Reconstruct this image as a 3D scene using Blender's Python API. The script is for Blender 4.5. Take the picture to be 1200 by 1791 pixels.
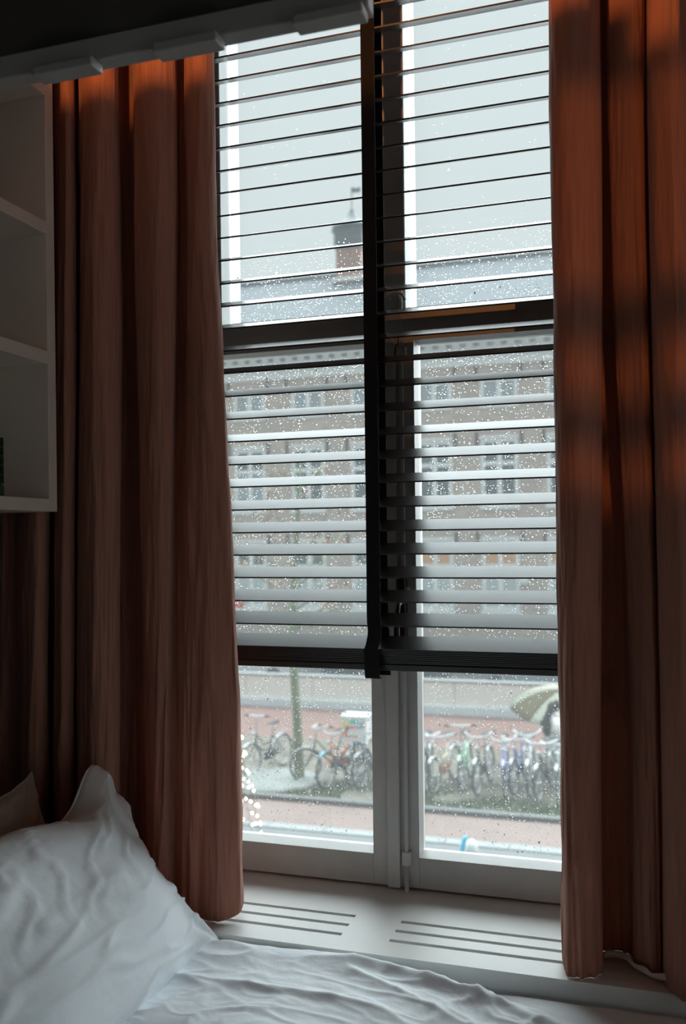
import bpy, bmesh, math, random
from mathutils import Vector, Matrix, noise

# ------------------------------------------------------------------ clear
for o in list(bpy.data.objects):
    bpy.data.objects.remove(o, do_unlink=True)
SC = bpy.context.scene
COL = SC.collection
random.seed(7)
PI = math.pi

# ------------------------------------------------------------------ camera
ZC = 1.40                                   # eye height above the room floor
cam = bpy.data.cameras.new('camera')
cam.sensor_fit = 'AUTO'
cam.sensor_width = 36.0
cam.lens = 36.0 * 1610.0 / 1791.0
cam.shift_y = 49.5 / 1791.0
cam.clip_start = 0.02
cam.clip_end = 500
cam.dof.use_dof = True
cam.dof.focus_distance = 1.64
cam.dof.aperture_fstop = 4.4
camo = bpy.data.objects.new('camera', cam)
COL.objects.link(camo)
camo.location = (0, 0, ZC)
camo.rotation_euler = (Matrix.Rotation(math.radians(18.06), 3, 'Z')
                       @ Matrix.Rotation(PI / 2, 3, 'X')
                       @ Matrix.Rotation(-0.0115, 3, 'Z')).to_euler()
SC.camera = camo

# ------------------------------------------------------------------ exposure and render quality
SC.view_settings.view_transform = 'Standard'
SC.view_settings.look = 'None'
SC.view_settings.exposure = 0.0
SC.view_settings.gamma = 1.0
SC.view_settings.use_curve_mapping = False
try:
    SC.cycles.use_denoising = True
    SC.cycles.max_bounces = 14
    SC.cycles.diffuse_bounces = 6
    SC.cycles.glossy_bounces = 5
    SC.cycles.transmission_bounces = 8
    SC.cycles.transparent_max_bounces = 24
    SC.cycles.caustics_refractive = False
    SC.cycles.caustics_reflective = False
    SC.cycles.sample_clamp_indirect = 5.0
except Exception:
    pass

# ------------------------------------------------------------------ world: an overcast sky, a little brighter overhead
W = bpy.data.worlds.new('overcast_sky')
SC.world = W
W.use_nodes = True
nt = W.node_tree
nt.nodes.clear()
tc = nt.nodes.new('ShaderNodeTexCoord')
sp = nt.nodes.new('ShaderNodeSeparateXYZ')
mr = nt.nodes.new('ShaderNodeMapRange')
mr.inputs['From Min'].default_value = 0.0
mr.inputs['From Max'].default_value = 1.0
mr.inputs['To Min'].default_value = 0.66
mr.inputs['To Max'].default_value = 0.84
bg = nt.nodes.new('ShaderNodeBackground')
bg.inputs['Color'].default_value = (0.885, 0.985, 1.0, 1)
ow = nt.nodes.new('ShaderNodeOutputWorld')
nt.links.new(tc.outputs['Generated'], sp.inputs[0])
nt.links.new(sp.outputs['Z'], mr.inputs['Value'])
nt.links.new(mr.outputs['Result'], bg.inputs['Strength'])
nt.links.new(bg.outputs[0], ow.inputs[0])


def portal(name, loc, sx, sy, rot=(-PI / 2, 0, 0)):
    l = bpy.data.lights.new(name, 'AREA')
    l.shape = 'RECTANGLE'
    l.size = sx
    l.size_y = sy
    l.cycles.is_portal = True
    o = bpy.data.objects.new(name, l)
    COL.objects.link(o)
    o.location = loc
    o.rotation_euler = rot                      # faces into the room
    return o


portal('window_portal', (-0.44, 1.80, 1.70), 0.95, 2.0)
portal('side_window_portal', (1.86, -0.625, 1.07), 1.95, 3.1, (0, PI / 2, 0))

# the brightest part of the cloud cover, high beyond the opposite roofs: a very soft sun
sun = bpy.data.lights.new('veiled_sun', 'SUN')
sun.energy = 14.5
sun.angle = math.radians(105)
sun.color = (0.86, 0.965, 1.0)
suno = bpy.data.objects.new('veiled_sun', sun)
COL.objects.link(suno)
suno.location = (0, 12, 14)
suno.rotation_euler = Vector((-0.06, 0.70, 0.71)).to_track_quat('Z', 'Y').to_euler()

# ------------------------------------------------------------------ materials
MATS = {}


def mat(name, col, rough=0.7, var=0.0, vscale=8.0, stretch=(1, 1, 1), bump=0.0, bscale=60.0, bstretch=None,
        ior=1.5, metal=0.0, trans=0.0, emit=None, estr=0.0, sheen=0.0, col2=None):
    if name in MATS:
        return MATS[name]
    m = bpy.data.materials.new(name)
    m.use_nodes = True
    t = m.node_tree
    b = t.nodes['Principled BSDF']
    out = t.nodes['Material Output']
    b.inputs['Base Color'].default_value = (*col, 1)
    b.inputs['Roughness'].default_value = rough
    b.inputs['IOR'].default_value = ior
    b.inputs['Metallic'].default_value = metal
    if sheen:
        b.inputs['Sheen Weight'].default_value = sheen
        b.inputs['Sheen Roughness'].default_value = 0.4
    if emit:
        b.inputs['Emission Color'].default_value = (*emit, 1)
        b.inputs['Emission Strength'].default_value = estr
    c = None
    if var or bump:
        c = t.nodes.new('ShaderNodeTexCoord')
    if var:
        mp = t.nodes.new('ShaderNodeMapping')
        mp.inputs['Scale'].default_value = stretch
        n = t.nodes.new('ShaderNodeTexNoise')
        n.inputs['Scale'].default_value = vscale
        n.inputs['Detail'].default_value = 6
        n.inputs['Roughness'].default_value = 0.6
        r = t.nodes.new('ShaderNodeValToRGB')
        a = [max(0, x * (1 - var)) for x in col]
        d = [min(1, x * (1 + var)) for x in (col2 or col)]
        r.color_ramp.elements[0].position = 0.3
        r.color_ramp.elements[1].position = 0.7
        r.color_ramp.elements[0].color = (*a, 1)
        r.color_ramp.elements[1].color = (*d, 1)
        t.links.new(c.outputs['Object'], mp.inputs[0])
        t.links.new(mp.outputs[0], n.inputs['Vector'])
        t.links.new(n.outputs['Fac'], r.inputs[0])
        t.links.new(r.outputs[0], b.inputs['Base Color'])
    if bump:
        mp2 = t.nodes.new('ShaderNodeMapping')
        mp2.inputs['Scale'].default_value = bstretch or stretch
        n2 = t.nodes.new('ShaderNodeTexNoise')
        n2.inputs['Scale'].default_value = bscale
        n2.inputs['Detail'].default_value = 4
        bu = t.nodes.new('ShaderNodeBump')
        bu.inputs['Strength'].default_value = bump
        bu.inputs['Distance'].default_value = 0.01
        t.links.new(c.outputs['Object'], mp2.inputs[0])
        t.links.new(mp2.outputs[0], n2.inputs['Vector'])
        t.links.new(n2.outputs['Fac'], bu.inputs['Height'])
        t.links.new(bu.outputs[0], b.inputs['Normal'])
    if trans:
        tr = t.nodes.new('ShaderNodeBsdfTranslucent')
        tr.inputs['Color'].default_value = (*[min(1, x * 1.3) for x in col], 1)
        mx = t.nodes.new('ShaderNodeMixShader')
        mx.inputs[0].default_value = trans
        t.links.new(b.outputs[0], mx.inputs[1])
        t.links.new(tr.outputs[0], mx.inputs[2])
        t.links.new(mx.outputs[0], out.inputs['Surface'])
    MATS[name] = m
    return m


def glass_mat():
    """clear pane, wet film outside: mostly see-through, some reflection, a little scatter"""
    m = bpy.data.materials.new('window_glass')
    m.use_nodes = True
    t = m.node_tree
    t.nodes.clear()
    out = t.nodes.new('ShaderNodeOutputMaterial')
    tr = t.nodes.new('ShaderNodeBsdfTransparent')
    tr.inputs['Color'].default_value = (0.985, 0.995, 0.99, 1)
    gl = t.nodes.new('ShaderNodeBsdfGlossy')
    gl.inputs['Roughness'].default_value = 0.02
    fr = t.nodes.new('ShaderNodeFresnel')
    fr.inputs['IOR'].default_value = 1.33
    tl = t.nodes.new('ShaderNodeBsdfTranslucent')
    tl.inputs['Color'].default_value = (0.95, 0.98, 1, 1)
    m1 = t.nodes.new('ShaderNodeMixShader')
    m2 = t.nodes.new('ShaderNodeMixShader')
    m2.inputs[0].default_value = 0.034
    t.links.new(fr.outputs[0], m1.inputs[0])
    t.links.new(tr.outputs[0], m1.inputs[1])
    t.links.new(gl.outputs[0], m1.inputs[2])
    t.links.new(m1.outputs[0], m2.inputs[1])
    t.links.new(tl.outputs[0], m2.inputs[2])
    t.links.new(m2.outputs[0], out.inputs['Surface'])
    return m


def water_mat():
    m = bpy.data.materials.new('rain_water')
    m.use_nodes = True
    t = m.node_tree
    t.nodes.clear()
    out = t.nodes.new('ShaderNodeOutputMaterial')
    g = t.nodes.new('ShaderNodeBsdfGlass')
    g.inputs['IOR'].default_value = 1.33
    g.inputs['Roughness'].default_value = 0.0
    t.links.new(g.outputs[0], out.inputs['Surface'])
    return m


def brick_mat(name, c1, c2, mortar, scale, axis='XZ', rough=0.85):
    m = bpy.data.materials.new(name)
    m.use_nodes = True
    t = m.node_tree
    b = t.nodes['Principled BSDF']
    b.inputs['Roughness'].default_value = rough
    c = t.nodes.new('ShaderNodeTexCoord')
    s = t.nodes.new('ShaderNodeSeparateXYZ')
    k = t.nodes.new('ShaderNodeCombineXYZ')
    t.links.new(c.outputs['Object'], s.inputs[0])
    t.links.new(s.outputs['X'], k.inputs['X'])
    t.links.new(s.outputs['Z' if axis == 'XZ' else 'Y'], k.inputs['Y'])
    br = t.nodes.new('ShaderNodeTexBrick')
    br.inputs['Color1'].default_value = (*c1, 1)
    br.inputs['Color2'].default_value = (*c2, 1)
    br.inputs['Mortar'].default_value = (*mortar, 1)
    br.inputs['Scale'].default_value = scale
    br.inputs['Mortar Size'].default_value = 0.015
    n = t.nodes.new('ShaderNodeTexNoise')
    n.inputs['Scale'].default_value = 0.9
    n.inputs['Detail'].default_value = 8
    mx = t.nodes.new('ShaderNodeMixRGB')
    mx.blend_type = 'MULTIPLY'
    mx.inputs[0].default_value = 0.55
    rp = t.nodes.new('ShaderNodeValToRGB')
    rp.color_ramp.elements[0].position = 0.3
    rp.color_ramp.elements[0].color = (0.72, 0.7, 0.68, 1)
    rp.color_ramp.elements[1].position = 0.7
    rp.color_ramp.elements[1].color = (1.1, 1.08, 1.05, 1)
    t.links.new(k.outputs[0], br.inputs['Vector'])
    t.links.new(c.outputs['Object'], n.inputs['Vector'])
    t.links.new(n.outputs['Fac'], rp.inputs[0])
    t.links.new(br.outputs['Color'], mx.inputs[1])
    t.links.new(rp.outputs[0], mx.inputs[2])
    t.links.new(mx.outputs[0], b.inputs['Base Color'])
    return m


CURTAIN_COL = (0.45, 0.205, 0.145)
M_CURT = mat('terracotta_linen', CURTAIN_COL, 0.9, var=0.14, vscale=30, stretch=(6, 6, 0.35), bump=0.55, bscale=90,
             bstretch=(1, 1, 0.10), trans=0.18, sheen=0.15)
M_HEM = mat('curtain_lining', (0.75, 0.66, 0.60), 0.9, bump=0.1)
M_PAINT = mat('white_window_paint', (0.62, 0.62, 0.60), 0.42, var=0.05, vscale=12, bump=0.04, bscale=40)
M_SILL = mat('white_sill_paint', (0.74, 0.74, 0.72), 0.45, var=0.04, vscale=9, bump=0.03, bscale=60)
M_WALL = mat('wall_plaster', (0.50, 0.46, 0.43), 0.9, var=0.04, vscale=5, bump=0.06, bscale=120)
M_DARKWALL = mat('shade_dark_wall', (0.055, 0.05, 0.05), 0.85, var=0.1, bump=0.05)  # near-black tone stands in for the shade under the shelf
M_CEIL = mat('ceiling_paint', (0.50, 0.48, 0.46), 0.9, bump=0.03)
M_FLOOR = mat('floor_oak', (0.27, 0.17, 0.10), 0.5, var=0.3, vscale=5, stretch=(8, 0.8, 1), bump=0.05)
M_SHELF = mat('white_shelf_lacquer', (0.62, 0.54, 0.47), 0.55, var=0.04, bump=0.03)
M_SLAT = mat('dark_lacquered_wood', (0.022, 0.016, 0.013), 0.34, var=0.25, vscale=26, stretch=(0.25, 9, 9), bump=0.018, bscale=90,
             bstretch=(0.3, 8, 8), ior=1.42)
M_TAPE = mat('black_ladder_tape', (0.006, 0.0055, 0.0055), 0.9, bump=0.1, bscale=300)
M_SHEET = mat('white_cotton', (0.87, 0.92, 0.965), 0.9, var=0.03, vscale=4, bump=0.12, bscale=55, sheen=0.1)
M_SHEET2 = mat('white_percale', (0.79, 0.825, 0.86), 0.9, var=0.03, vscale=4, bump=0.10, bscale=50)
M_BEIGE = mat('beige_cotton', (0.62, 0.55, 0.49), 0.9, var=0.05, bump=0.12, bscale=50)
M_RAIL = mat('grey_loft_paint', (0.50, 0.485, 0.47), 0.5, var=0.04, bump=0.03)
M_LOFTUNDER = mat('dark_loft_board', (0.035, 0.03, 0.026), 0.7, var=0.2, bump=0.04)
M_STEEL = mat('painted_bolt', (0.60, 0.59, 0.57), 0.4, var=0.06)
M_BRONZE = mat('dark_bronze', (0.05, 0.035, 0.025), 0.4, metal=0.6)
M_GLASS = glass_mat()
M_WATER = water_mat()
M_BRASS = mat('lamp_brass', (0.5, 0.33, 0.12), 0.35, metal=1.0)
M_BULB = mat('warm_bulb', (1, 0.8, 0.5), 0.5, emit=(1.0, 0.45, 0.14), estr=6.0)
M_DARKGREEN = mat('dark_green_glaze', (0.006, 0.03, 0.016), 0.3, var=0.2, vscale=20)
M_GROUT = mat('pale_grout', (0.10, 0.15, 0.11), 0.7)


# ------------------------------------------------------------------ mesh helpers
class MB:
    def __init__(self):
        self.v = []
        self.f = []

    def add(self, vs, fs):
        n = len(self.v)
        self.v += [tuple(p) for p in vs]
        self.f += [tuple(i + n for i in q) for q in fs]
        return self

    def box(self, x0, x1, y0, y1, z0, z1):
        vs = [(x, y, z) for z in (z0, z1) for y in (y0, y1) for x in (x0, x1)]
        return self.add(vs, [(0, 2, 3, 1), (4, 5, 7, 6), (0, 1, 5, 4), (2, 6, 7, 3), (0, 4, 6, 2), (1, 3, 7, 5)])

    def bar(self, a, b, w, h, up=(0, 0, 1)):
        a, b = Vector(a), Vector(b)
        d = (b - a).normalized()
        s = d.cross(Vector(up))
        if s.length < 1e-4:
            s = d.cross(Vector((1, 0, 0)))
        s.normalize()
        u = s.cross(d)
        s, u = s * w / 2, u * h / 2
        vs = [a - s - u, a + s - u, a + s + u, a - s + u, b - s - u, b + s - u, b + s + u, b - s + u]
        return self.add(vs, [(0, 1, 2, 3), (4, 7, 6, 5), (0, 4, 5, 1), (1, 5, 6, 2), (2, 6, 7, 3), (3, 7, 4, 0)])

    def tube(self, pts, r, n=8, closed=False, caps=True):
        pts = [Vector(p) for p in pts]
        rs = r if isinstance(r, (list, tuple)) else [r] * len(pts)
        m = len(pts)
        vs = []
        prev = None
        for i, p in enumerate(pts):
            if closed:
                d = pts[(i + 1) % m] - pts[i - 1]
            else:
                d = pts[min(i + 1, m - 1)] - pts[max(i - 1, 0)]
            d.normalize()
            if prev is None:
                s = d.cross(Vector((0, 0, 1)))
                if s.length < 1e-3:
                    s = d.cross(Vector((0, 1, 0)))
            else:
                s = prev - d * prev.dot(d)
                if s.length < 1e-4:
                    s = d.cross(Vector((0, 1, 0)))
            s.normalize()
            prev = s
            u = d.cross(s)
            for k in range(n):
                a = 2 * PI * k / n
                vs.append(p + (s * math.cos(a) + u * math.sin(a)) * rs[i])
        fs = []
        for i in range(m if closed else m - 1):
            j = (i + 1) % m
            for k in range(n):
                l = (k + 1) % n
                fs.append((i * n + k, i * n + l, j * n + l, j * n + k))
        if caps and not closed:
            fs.append(tuple(range(n))[::-1])
            fs.append(tuple((m - 1) * n + k for k in range(n)))
        return self.add(vs, fs)

    def lathe(self, prof, n=16, c=(0, 0, 0)):
        vs = []
        for (r, z) in prof:
            for k in range(n):
                a = 2 * PI * k / n
                vs.append((c[0] + r * math.cos(a), c[1] + r * math.sin(a), c[2] + z))
        fs = []
        for i in range(len(prof) - 1):
            for k in range(n):
                l = (k + 1) % n
                fs.append((i * n + k, i * n + l, (i + 1) * n + l, (i + 1) * n + k))
        if prof[0][0] > 1e-5:
            fs.append(tuple(range(n))[::-1])
        if prof[-1][0] > 1e-5:
            fs.append(tuple((len(prof) - 1) * n + k for k in range(n)))
        return self.add(vs, fs)

    def prism(self, poly, a, b, axis='Y'):
        """extrude a polygon: axis Y -> poly is (x,z); axis X -> poly is (y,z)"""
        n = len(poly)
        if axis == 'Y':
            vs = [(p[0], a, p[1]) for p in poly] + [(p[0], b, p[1]) for p in poly]
        elif axis == 'X':
            vs = [(a, p[0], p[1]) for p in poly] + [(b, p[0], p[1]) for p in poly]
        else:
            vs = [(p[0], p[1], a) for p in poly] + [(p[0], p[1], b) for p in poly]
        fs = [tuple(range(n)), tuple(range(n, 2 * n))[::-1]]
        for i in range(n):
            j = (i + 1) % n
            fs.append((i, i + n, j + n, j))
        return self.add(vs, fs)

    def grid(self, nu, nv, fn):
        vs = [fn(i / (nu - 1), j / (nv - 1)) for j in range(nv) for i in range(nu)]
        fs = [(j * nu + i, j * nu + i + 1, (j + 1) * nu + i + 1, (j + 1) * nu + i) for j in range(nv - 1) for i in range(nu - 1)]
        return self.add(vs, fs)

    def build(self, name, m, parent=None, smooth=False, bevel=0.0, solid=0.0, label=None, fixn=True):
        me = bpy.data.meshes.new(name)
        off = wpos(parent)
        me.from_pydata([(p[0] - off[0], p[1] - off[1], p[2] - off[2]) for p in self.v], [], self.f)
        me.update()
        if fixn:
            bm = bmesh.new()
            bm.from_mesh(me)
            bmesh.ops.recalc_face_normals(bm, faces=bm.faces)
            bm.to_mesh(me)
            bm.free()
        if smooth:
            me.polygons.foreach_set('use_smooth', [True] * len(me.polygons))
        me.materials.append(m)
        o = bpy.data.objects.new(name, me)
        COL.objects.link(o)
        if parent is not None:
            o.parent = parent
        if bevel:
            b = o.modifiers.new('bevel', 'BEVEL')
            b.width = bevel
            b.segments = 2
            b.limit_method = 'ANGLE'
        if solid:
            s = o.modifiers.new('solid', 'SOLIDIFY')
            s.thickness = solid
            s.offset = 0
        if label:
            o['label'] = label
        return o


def wpos(o):
    p = Vector((0, 0, 0))
    while o is not None:
        p += o.location
        o = o.parent
    return p


def tag(o, label, cat=None, group=None, kind=None):
    o['label'] = label
    if cat:
        o['category'] = cat
    if group:
        o['group'] = group
    if kind:
        o['kind'] = kind
    return o


def empty(name, loc, label, cat=None, group=None, kind=None):
    o = bpy.data.objects.new(name, None)
    o.empty_display_size = 0.1
    COL.objects.link(o)
    o.location = loc
    return tag(o, label, cat, group, kind)


def cells(mb, xs, zs, holes, y0, y1):
    """a wall of boxes with openings; holes = list of (x0,x1,z0,z1)"""
    for i in range(len(xs) - 1):
        for j in range(len(zs) - 1):
            cx, cz = (xs[i] + xs[i + 1]) / 2, (zs[j] + zs[j + 1]) / 2
            if any(h[0] < cx < h[1] and h[2] < cz < h[3] for h in holes):
                continue
            mb.box(xs[i], xs[i + 1], y0, y1, zs[j], zs[j + 1])
    return mb


def catmull(pts, sub):
    out = []
    n = len(pts)
    for i in range(n - 1):
        p0, p1, p2, p3 = pts[max(i - 1, 0)], pts[i], pts[i + 1], pts[min(i + 2, n - 1)]
        for k in range(sub):
            t = k / sub
            out.append(tuple(0.5 * ((2 * b) + (-a + c) * t + (2 * a - 5 * b + 4 * c - d) * t * t + (-a + 3 * b - 3 * c + d) * t ** 3)
                             for a, b, c, d in zip(p0, p1, p2, p3)))
    out.append(tuple(pts[-1]))
    return out


def sm(a, b, x):
    t = min(1, max(0, (x - a) / (b - a)))
    return t * t * (3 - 2 * t)


def nz(x, y, z=0.0):
    return noise.noise((x, y, z))


# ================================================================== ROOM SHELL
RX0, RX1, RY0, RY1, RZ1 = -1.26, 1.75, -2.3, 1.52, 2.95
WX0, WX1, WZ0, WZ1 = -0.875, -0.005, 0.735, 2.68      # opening of the window in view
tag(MB().box(RX0 - 0.1, RX1 + 0.1, RY0 - 0.1, 1.80, -0.1, 0).build('floor', M_FLOOR), 'oak floor of the bedroom, hidden under the bed', 'floor', kind='structure')
tag(MB().box(RX0 - 0.1, RX1 + 0.1, RY0 - 0.1, 1.80, RZ1, RZ1 + 0.1).build('ceiling', M_CEIL), 'white plaster ceiling above the bedroom', 'ceiling', kind='structure')
tag(MB().box(RX0 - 0.1, RX0, RY0 - 0.1, 1.80, 0, RZ1).build('wall_left', M_DARKWALL), 'wall coloured near-black for the shade behind the pillows and shelf', 'wall', kind='structure')
mb = MB()
for (y0, y1, z0, z1) in ((RY0 - 0.1, -2.15, 0, RZ1), (0.90, 1.80, 0, RZ1), (-2.15, 0.90, 0, 0.12), (-2.15, 0.90, 2.02, RZ1)):
    mb.box(RX1, RX1 + 0.1, y0, y1, z0, z1)
tag(mb.build('wall_right', M_WALL), 'plain plaster wall to the right of the bed', 'wall', kind='structure')
tag(MB().box(RX0, RX1, RY0 - 0.1, RY0, 0, RZ1).build('wall_back', M_WALL), 'plain plaster wall opposite the window', 'wall', kind='structure')
mb = MB()
cells(mb, [RX0, WX0, WX1, RX1], [0, WZ0, WZ1, RZ1], [(WX0, WX1, WZ0, WZ1)], RY1, 1.80)
tag(mb.build('wall_window', M_WALL), 'plaster wall around the tall window behind the curtains', 'wall', kind='structure')

# ------------------------------------------------------------------ sill board with ventilation slots
mb = MB()
SX = [-1.20, -0.706, -0.480, -0.3985, -0.110, 0.62]
SY = [1.386, 1.4365, 1.4465, 1.4745, 1.4845, 1.512, 1.522, 1.62, 1.672]
for i in range(len(SX) - 1):
    for j in range(len(SY) - 1):
        if i in (1, 3) and j in (1, 3, 5):
            continue
        if j >= 5 and not (WX0 - 0.001 < SX[i]) and False:
            continue
        mb.box(SX[i], SX[i + 1], SY[j], SY[j + 1], 0.722, 0.750)
sill = mb.build('trim_1', M_SILL)
bm = bmesh.new(); bm.from_mesh(sill.data)
bmesh.ops.remove_doubles(bm, verts=bm.verts, dist=1e-5)
seen = {}
for f in bm.faces:
    seen.setdefault(tuple(sorted(v.index for v in f.verts)), []).append(f)
bmesh.ops.delete(bm, geom=[f for fs in seen.values() if len(fs) > 1 for f in fs], context='FACES_ONLY')
bmesh.ops.recalc_face_normals(bm, faces=bm.faces)
bm.to_mesh(sill.data); bm.free()
tag(sill, 'pale window sill board with two groups of ventilation slots', 'window sill', kind='structure')
# radiator casing below the sill board
mb = MB()
mb.box(-1.20, 0.62, 1.392, 1.405, 0.0, 0.722)
mb.box(-1.20, 0.62, 1.405, 1.515, 0.55, 0.56)
tag(mb.build('trim_2', M_SILL), 'painted casing panel under the window sill', 'panel', kind='structure')

# ================================================================== WINDOW
YF = 1.660          # room face of the casements
YG = 1.692          # glass
win = empty('window_1', (-0.44, YF, 0.75), 'tall white casement window with two upper lights and wet panes', 'window', kind='structure')
ZB, ZT0, ZT1, ZTOP = 0.750, 1.768, 1.826, 2.62
# outer frame: jambs, head, bottom rail
MB().box(-0.875, -0.855, YF - 0.004, 1.75, ZB, 1.79).build('jamb', M_PAINT, win, bevel=0.002)
MB().box(-0.025, -0.005, YF - 0.004, 1.75, ZB, 1.79).build('jamb', M_PAINT, win, bevel=0.002)
MB().box(-0.875, -0.787, YF - 0.004, 1.75, 1.79, 2.68).build('jamb', M_PAINT, win, bevel=0.002)
MB().box(-0.087, -0.005, YF - 0.004, 1.75, 1.79, 2.68).build('jamb', M_PAINT, win, bevel=0.002)
MB().box(-0.787, -0.087, YF - 0.004, 1.75, ZTOP, 2.68).build('frame_head', M_PAINT, win, bevel=0.002)
MB().box(-0.875, -0.005, YF + 0.012, 1.78, 0.700, ZB + 0.004).build('frame_bottom', M_BRONZE, win)
MB().box(-0.855, -0.025, YF - 0.010, 1.75, ZT0 + 0.010, ZT1).build('transom', M_PAINT, win, bevel=0.003)
MB().box(-0.462, -0.4135, YF - 0.004, 1.75, ZT1, ZTOP).build('mullion', M_PAINT, win, bevel=0.003)


def light_pane(x0, x1, z0, z1, name='pane', parent=None):
    p = MB().box(x0, x1, YG, YG + 0.004, z0, z1).build(name, M_GLASS, parent)
    return p


def beads(parent, x0, x1, z0, z1, w, d, wb=0.0045):
    """glazing rebate: four splayed strips from the sash edge back to the glass"""
    for (a, b, c_, e) in (((x0, z0), (x1, z0), (x1 - w, z0 + wb), (x0 + w, z0 + wb)),
                          ((x0, z1), (x1, z1), (x1 - w, z1 - w), (x0 + w, z1 - w)),
                          ((x0, z0), (x0, z1), (x0 + w, z1 - w), (x0 + w, z0 + w)),
                          ((x1, z0), (x1, z1), (x1 - w, z1 - w), (x1 - w, z0 + w))):
        m_ = MB()
        vs = [(a[0], YF + 0.001, a[1]), (b[0], YF + 0.001, b[1]), (c_[0], YF + d, c_[1]), (e[0], YF + d, e[1]),
              (a[0], YF + d + 0.012, a[1]), (b[0], YF + d + 0.012, b[1]), (c_[0], YF + d + 0.012, c_[1]), (e[0], YF + d + 0.012, e[1])]
        m_.add(vs, [(0, 1, 2, 3), (4, 7, 6, 5), (0, 4, 5, 1), (3, 2, 6, 7), (0, 3, 7, 4), (1, 5, 6, 2)])
        m_.build('glazing_bead', M_PAINT, parent)


def drops(parent, x0, x1, z0, z1, n, seed, dens):
    """rain drops on the outside of a pane: small flat caps of water, one mesh"""
    rnd = random.Random(seed)
    SEG = 7
    vs, fs = [], []
    cnt = 0
    tries = 0
    while cnt < n and tries < n * 4:
        tries += 1
        x, z = rnd.uniform(x0 + 0.004, x1 - 0.004), rnd.uniform(z0 + 0.004, z1 - 0.004)
        if rnd.random() > dens(x, z):
            continue
        r = min(0.0021, 0.00072 * math.exp(rnd.gauss(0.0, 0.40)) + 0.00015)
        ex = rnd.uniform(0.85, 1.12)
        ez = rnd.uniform(0.95, 1.35) if r > 0.0008 else rnd.uniform(0.9, 1.15)
        h = r * rnd.uniform(0.80, 1.05)
        b = len(vs)
        y = YG + 0.0042
        for (rr, hh) in ((1.0, 0.0), (0.80, 0.6), (0.42, 0.92)):
            for k in range(SEG):
                a = 2 * PI * k / SEG + rr
                vs.append((x + r * ex * rr * math.cos(a), y + h * hh, z + r * ez * rr * math.sin(a)))
        vs.append((x, y + h, z))
        for q in range(2):
            for k in range(SEG):
                l = (k + 1) % SEG
                fs.append((b + q * SEG + k, b + (q + 1) * SEG + k, b + (q + 1) * SEG + l, b + q * SEG + l))
        for k in range(SEG):
            fs.append((b + 2 * SEG + k, b + 3 * SEG, b + 2 * SEG + (k + 1) % SEG))
        fs.append(tuple(b + k for k in range(SEG)))
        cnt += 1
    m_ = MB()
    m_.v, m_.f = vs, fs
    o = m_.build('raindrops', M_WATER, parent, smooth=True, fixn=False)
    o['kind'] = 'stuff'
    o['label'] = 'raindrops clinging to the glass'
    return o


def cluster(s):
    return lambda x, z: 0.35 + 0.65 * max(0.0, min(1.0, 0.5 + 1.3 * nz(x * 14, z * 9, s)))


# upper fixed lights
for k, (x0, x1) in enumerate(((-0.787, -0.462), (-0.4135, -0.087))):
    ul = MB().box(x0, x1, YF + 0.010, YF + 0.022, ZT1 - 0.002, ZT1 + 0.006).build('upper_light', M_PAINT, win)
    beads(ul, x0, x1, ZT1 + 0.0, ZTOP, 0.0010, YG - YF)
    p = light_pane(x0 + 0.004, x1 - 0.004, ZT1 + 0.004, ZTOP - 0.004, 'pane', ul)
    drops(ul, x0 + 0.008, x1 - 0.008, ZT1 + 0.008, 2.40, 1350, 11 + k, lambda x, z, c=cluster(3.0 + k): c(x, z) * (1 - 0.985 * sm(1.91, 2.00, z)))

# lower casements (stiles and rails)
for k, (x0, xg0, xg1, x1) in enumerate(((-0.855, -0.808, -0.4885, -0.436), (-0.436, -0.400, -0.072, -0.025))):
    s_ = MB()
    s_.box(x0, xg0, YF, YF + 0.045, ZB + 0.004, ZT0 + 0.010)
    s_.box(xg1, x1, YF, YF + 0.045, ZB + 0.004, ZT0 + 0.010)
    s_.box(xg0, xg1, YF, YF + 0.045, ZB + 0.004, 0.811)
    s_.box(xg0, xg1, YF, YF + 0.045, ZT0 + 0.001, ZT0 + 0.010)
    sash = s_.build('casement', M_PAINT, win, bevel=0.0012)
    beads(sash, xg0, xg1, 0.811, ZT0 + 0.001, 0.0012, YG - YF)
    light_pane(xg0 + 0.004, xg1 - 0.004, 0.815, ZT0 - 0.003, 'pane', sash)
    drops(sash, xg0 + 0.010, xg1 - 0.010, 0.822, ZT0 - 0.010, 5800, 21 + k, cluster(9.0 + k))
MB().box(-0.4585, -0.4343, YF - 0.010, YF, ZB + 0.004, ZT0 + 0.008).build('cover_strip', M_PAINT, win, bevel=0.002)
# espagnolette bolt on the right casement
bolt = MB()
bolt.box(-0.4255, -0.4180, YF - 0.012, YF - 0.004, 0.725, 1.86)
bolt = bolt.build('bolt_rod', M_STEEL, win, bevel=0.0015)
MB().tube([(-0.4218, YF - 0.010, 0.732), (-0.4218, YF - 0.010, 0.795)], 0.0044, 10).build('bolt_tip', M_STEEL, bolt, smooth=True)
for z in (0.812, 1.30, 1.745):
    MB().box(-0.4300, -0.4120, YF - 0.014, YF, z - 0.014, z + 0.012).build('bolt_guide', M_STEEL, win, bevel=0.002)
hb = MB().box(-0.4290, -0.4165, YF - 0.020, YF, 1.17, 1.345).build('bolt_case', M_BRONZE, win, bevel=0.002)
hb['label'] = 'dark bolt case'
h_ = MB()
h_.tube([(-0.4225, YF - 0.020, 1.285), (-0.4235, YF - 0.042, 1.282), (-0.4245, YF - 0.050, 1.262), (-0.4255, YF - 0.050, 1.215), (-0.4255, YF - 0.048, 1.182)],
        [0.0045, 0.0045, 0.0052, 0.0062, 0.0045], 10)
h_.build('bolt_handle', M_BRONZE, win, smooth=True)['label'] = 'dark bolt handle'
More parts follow.
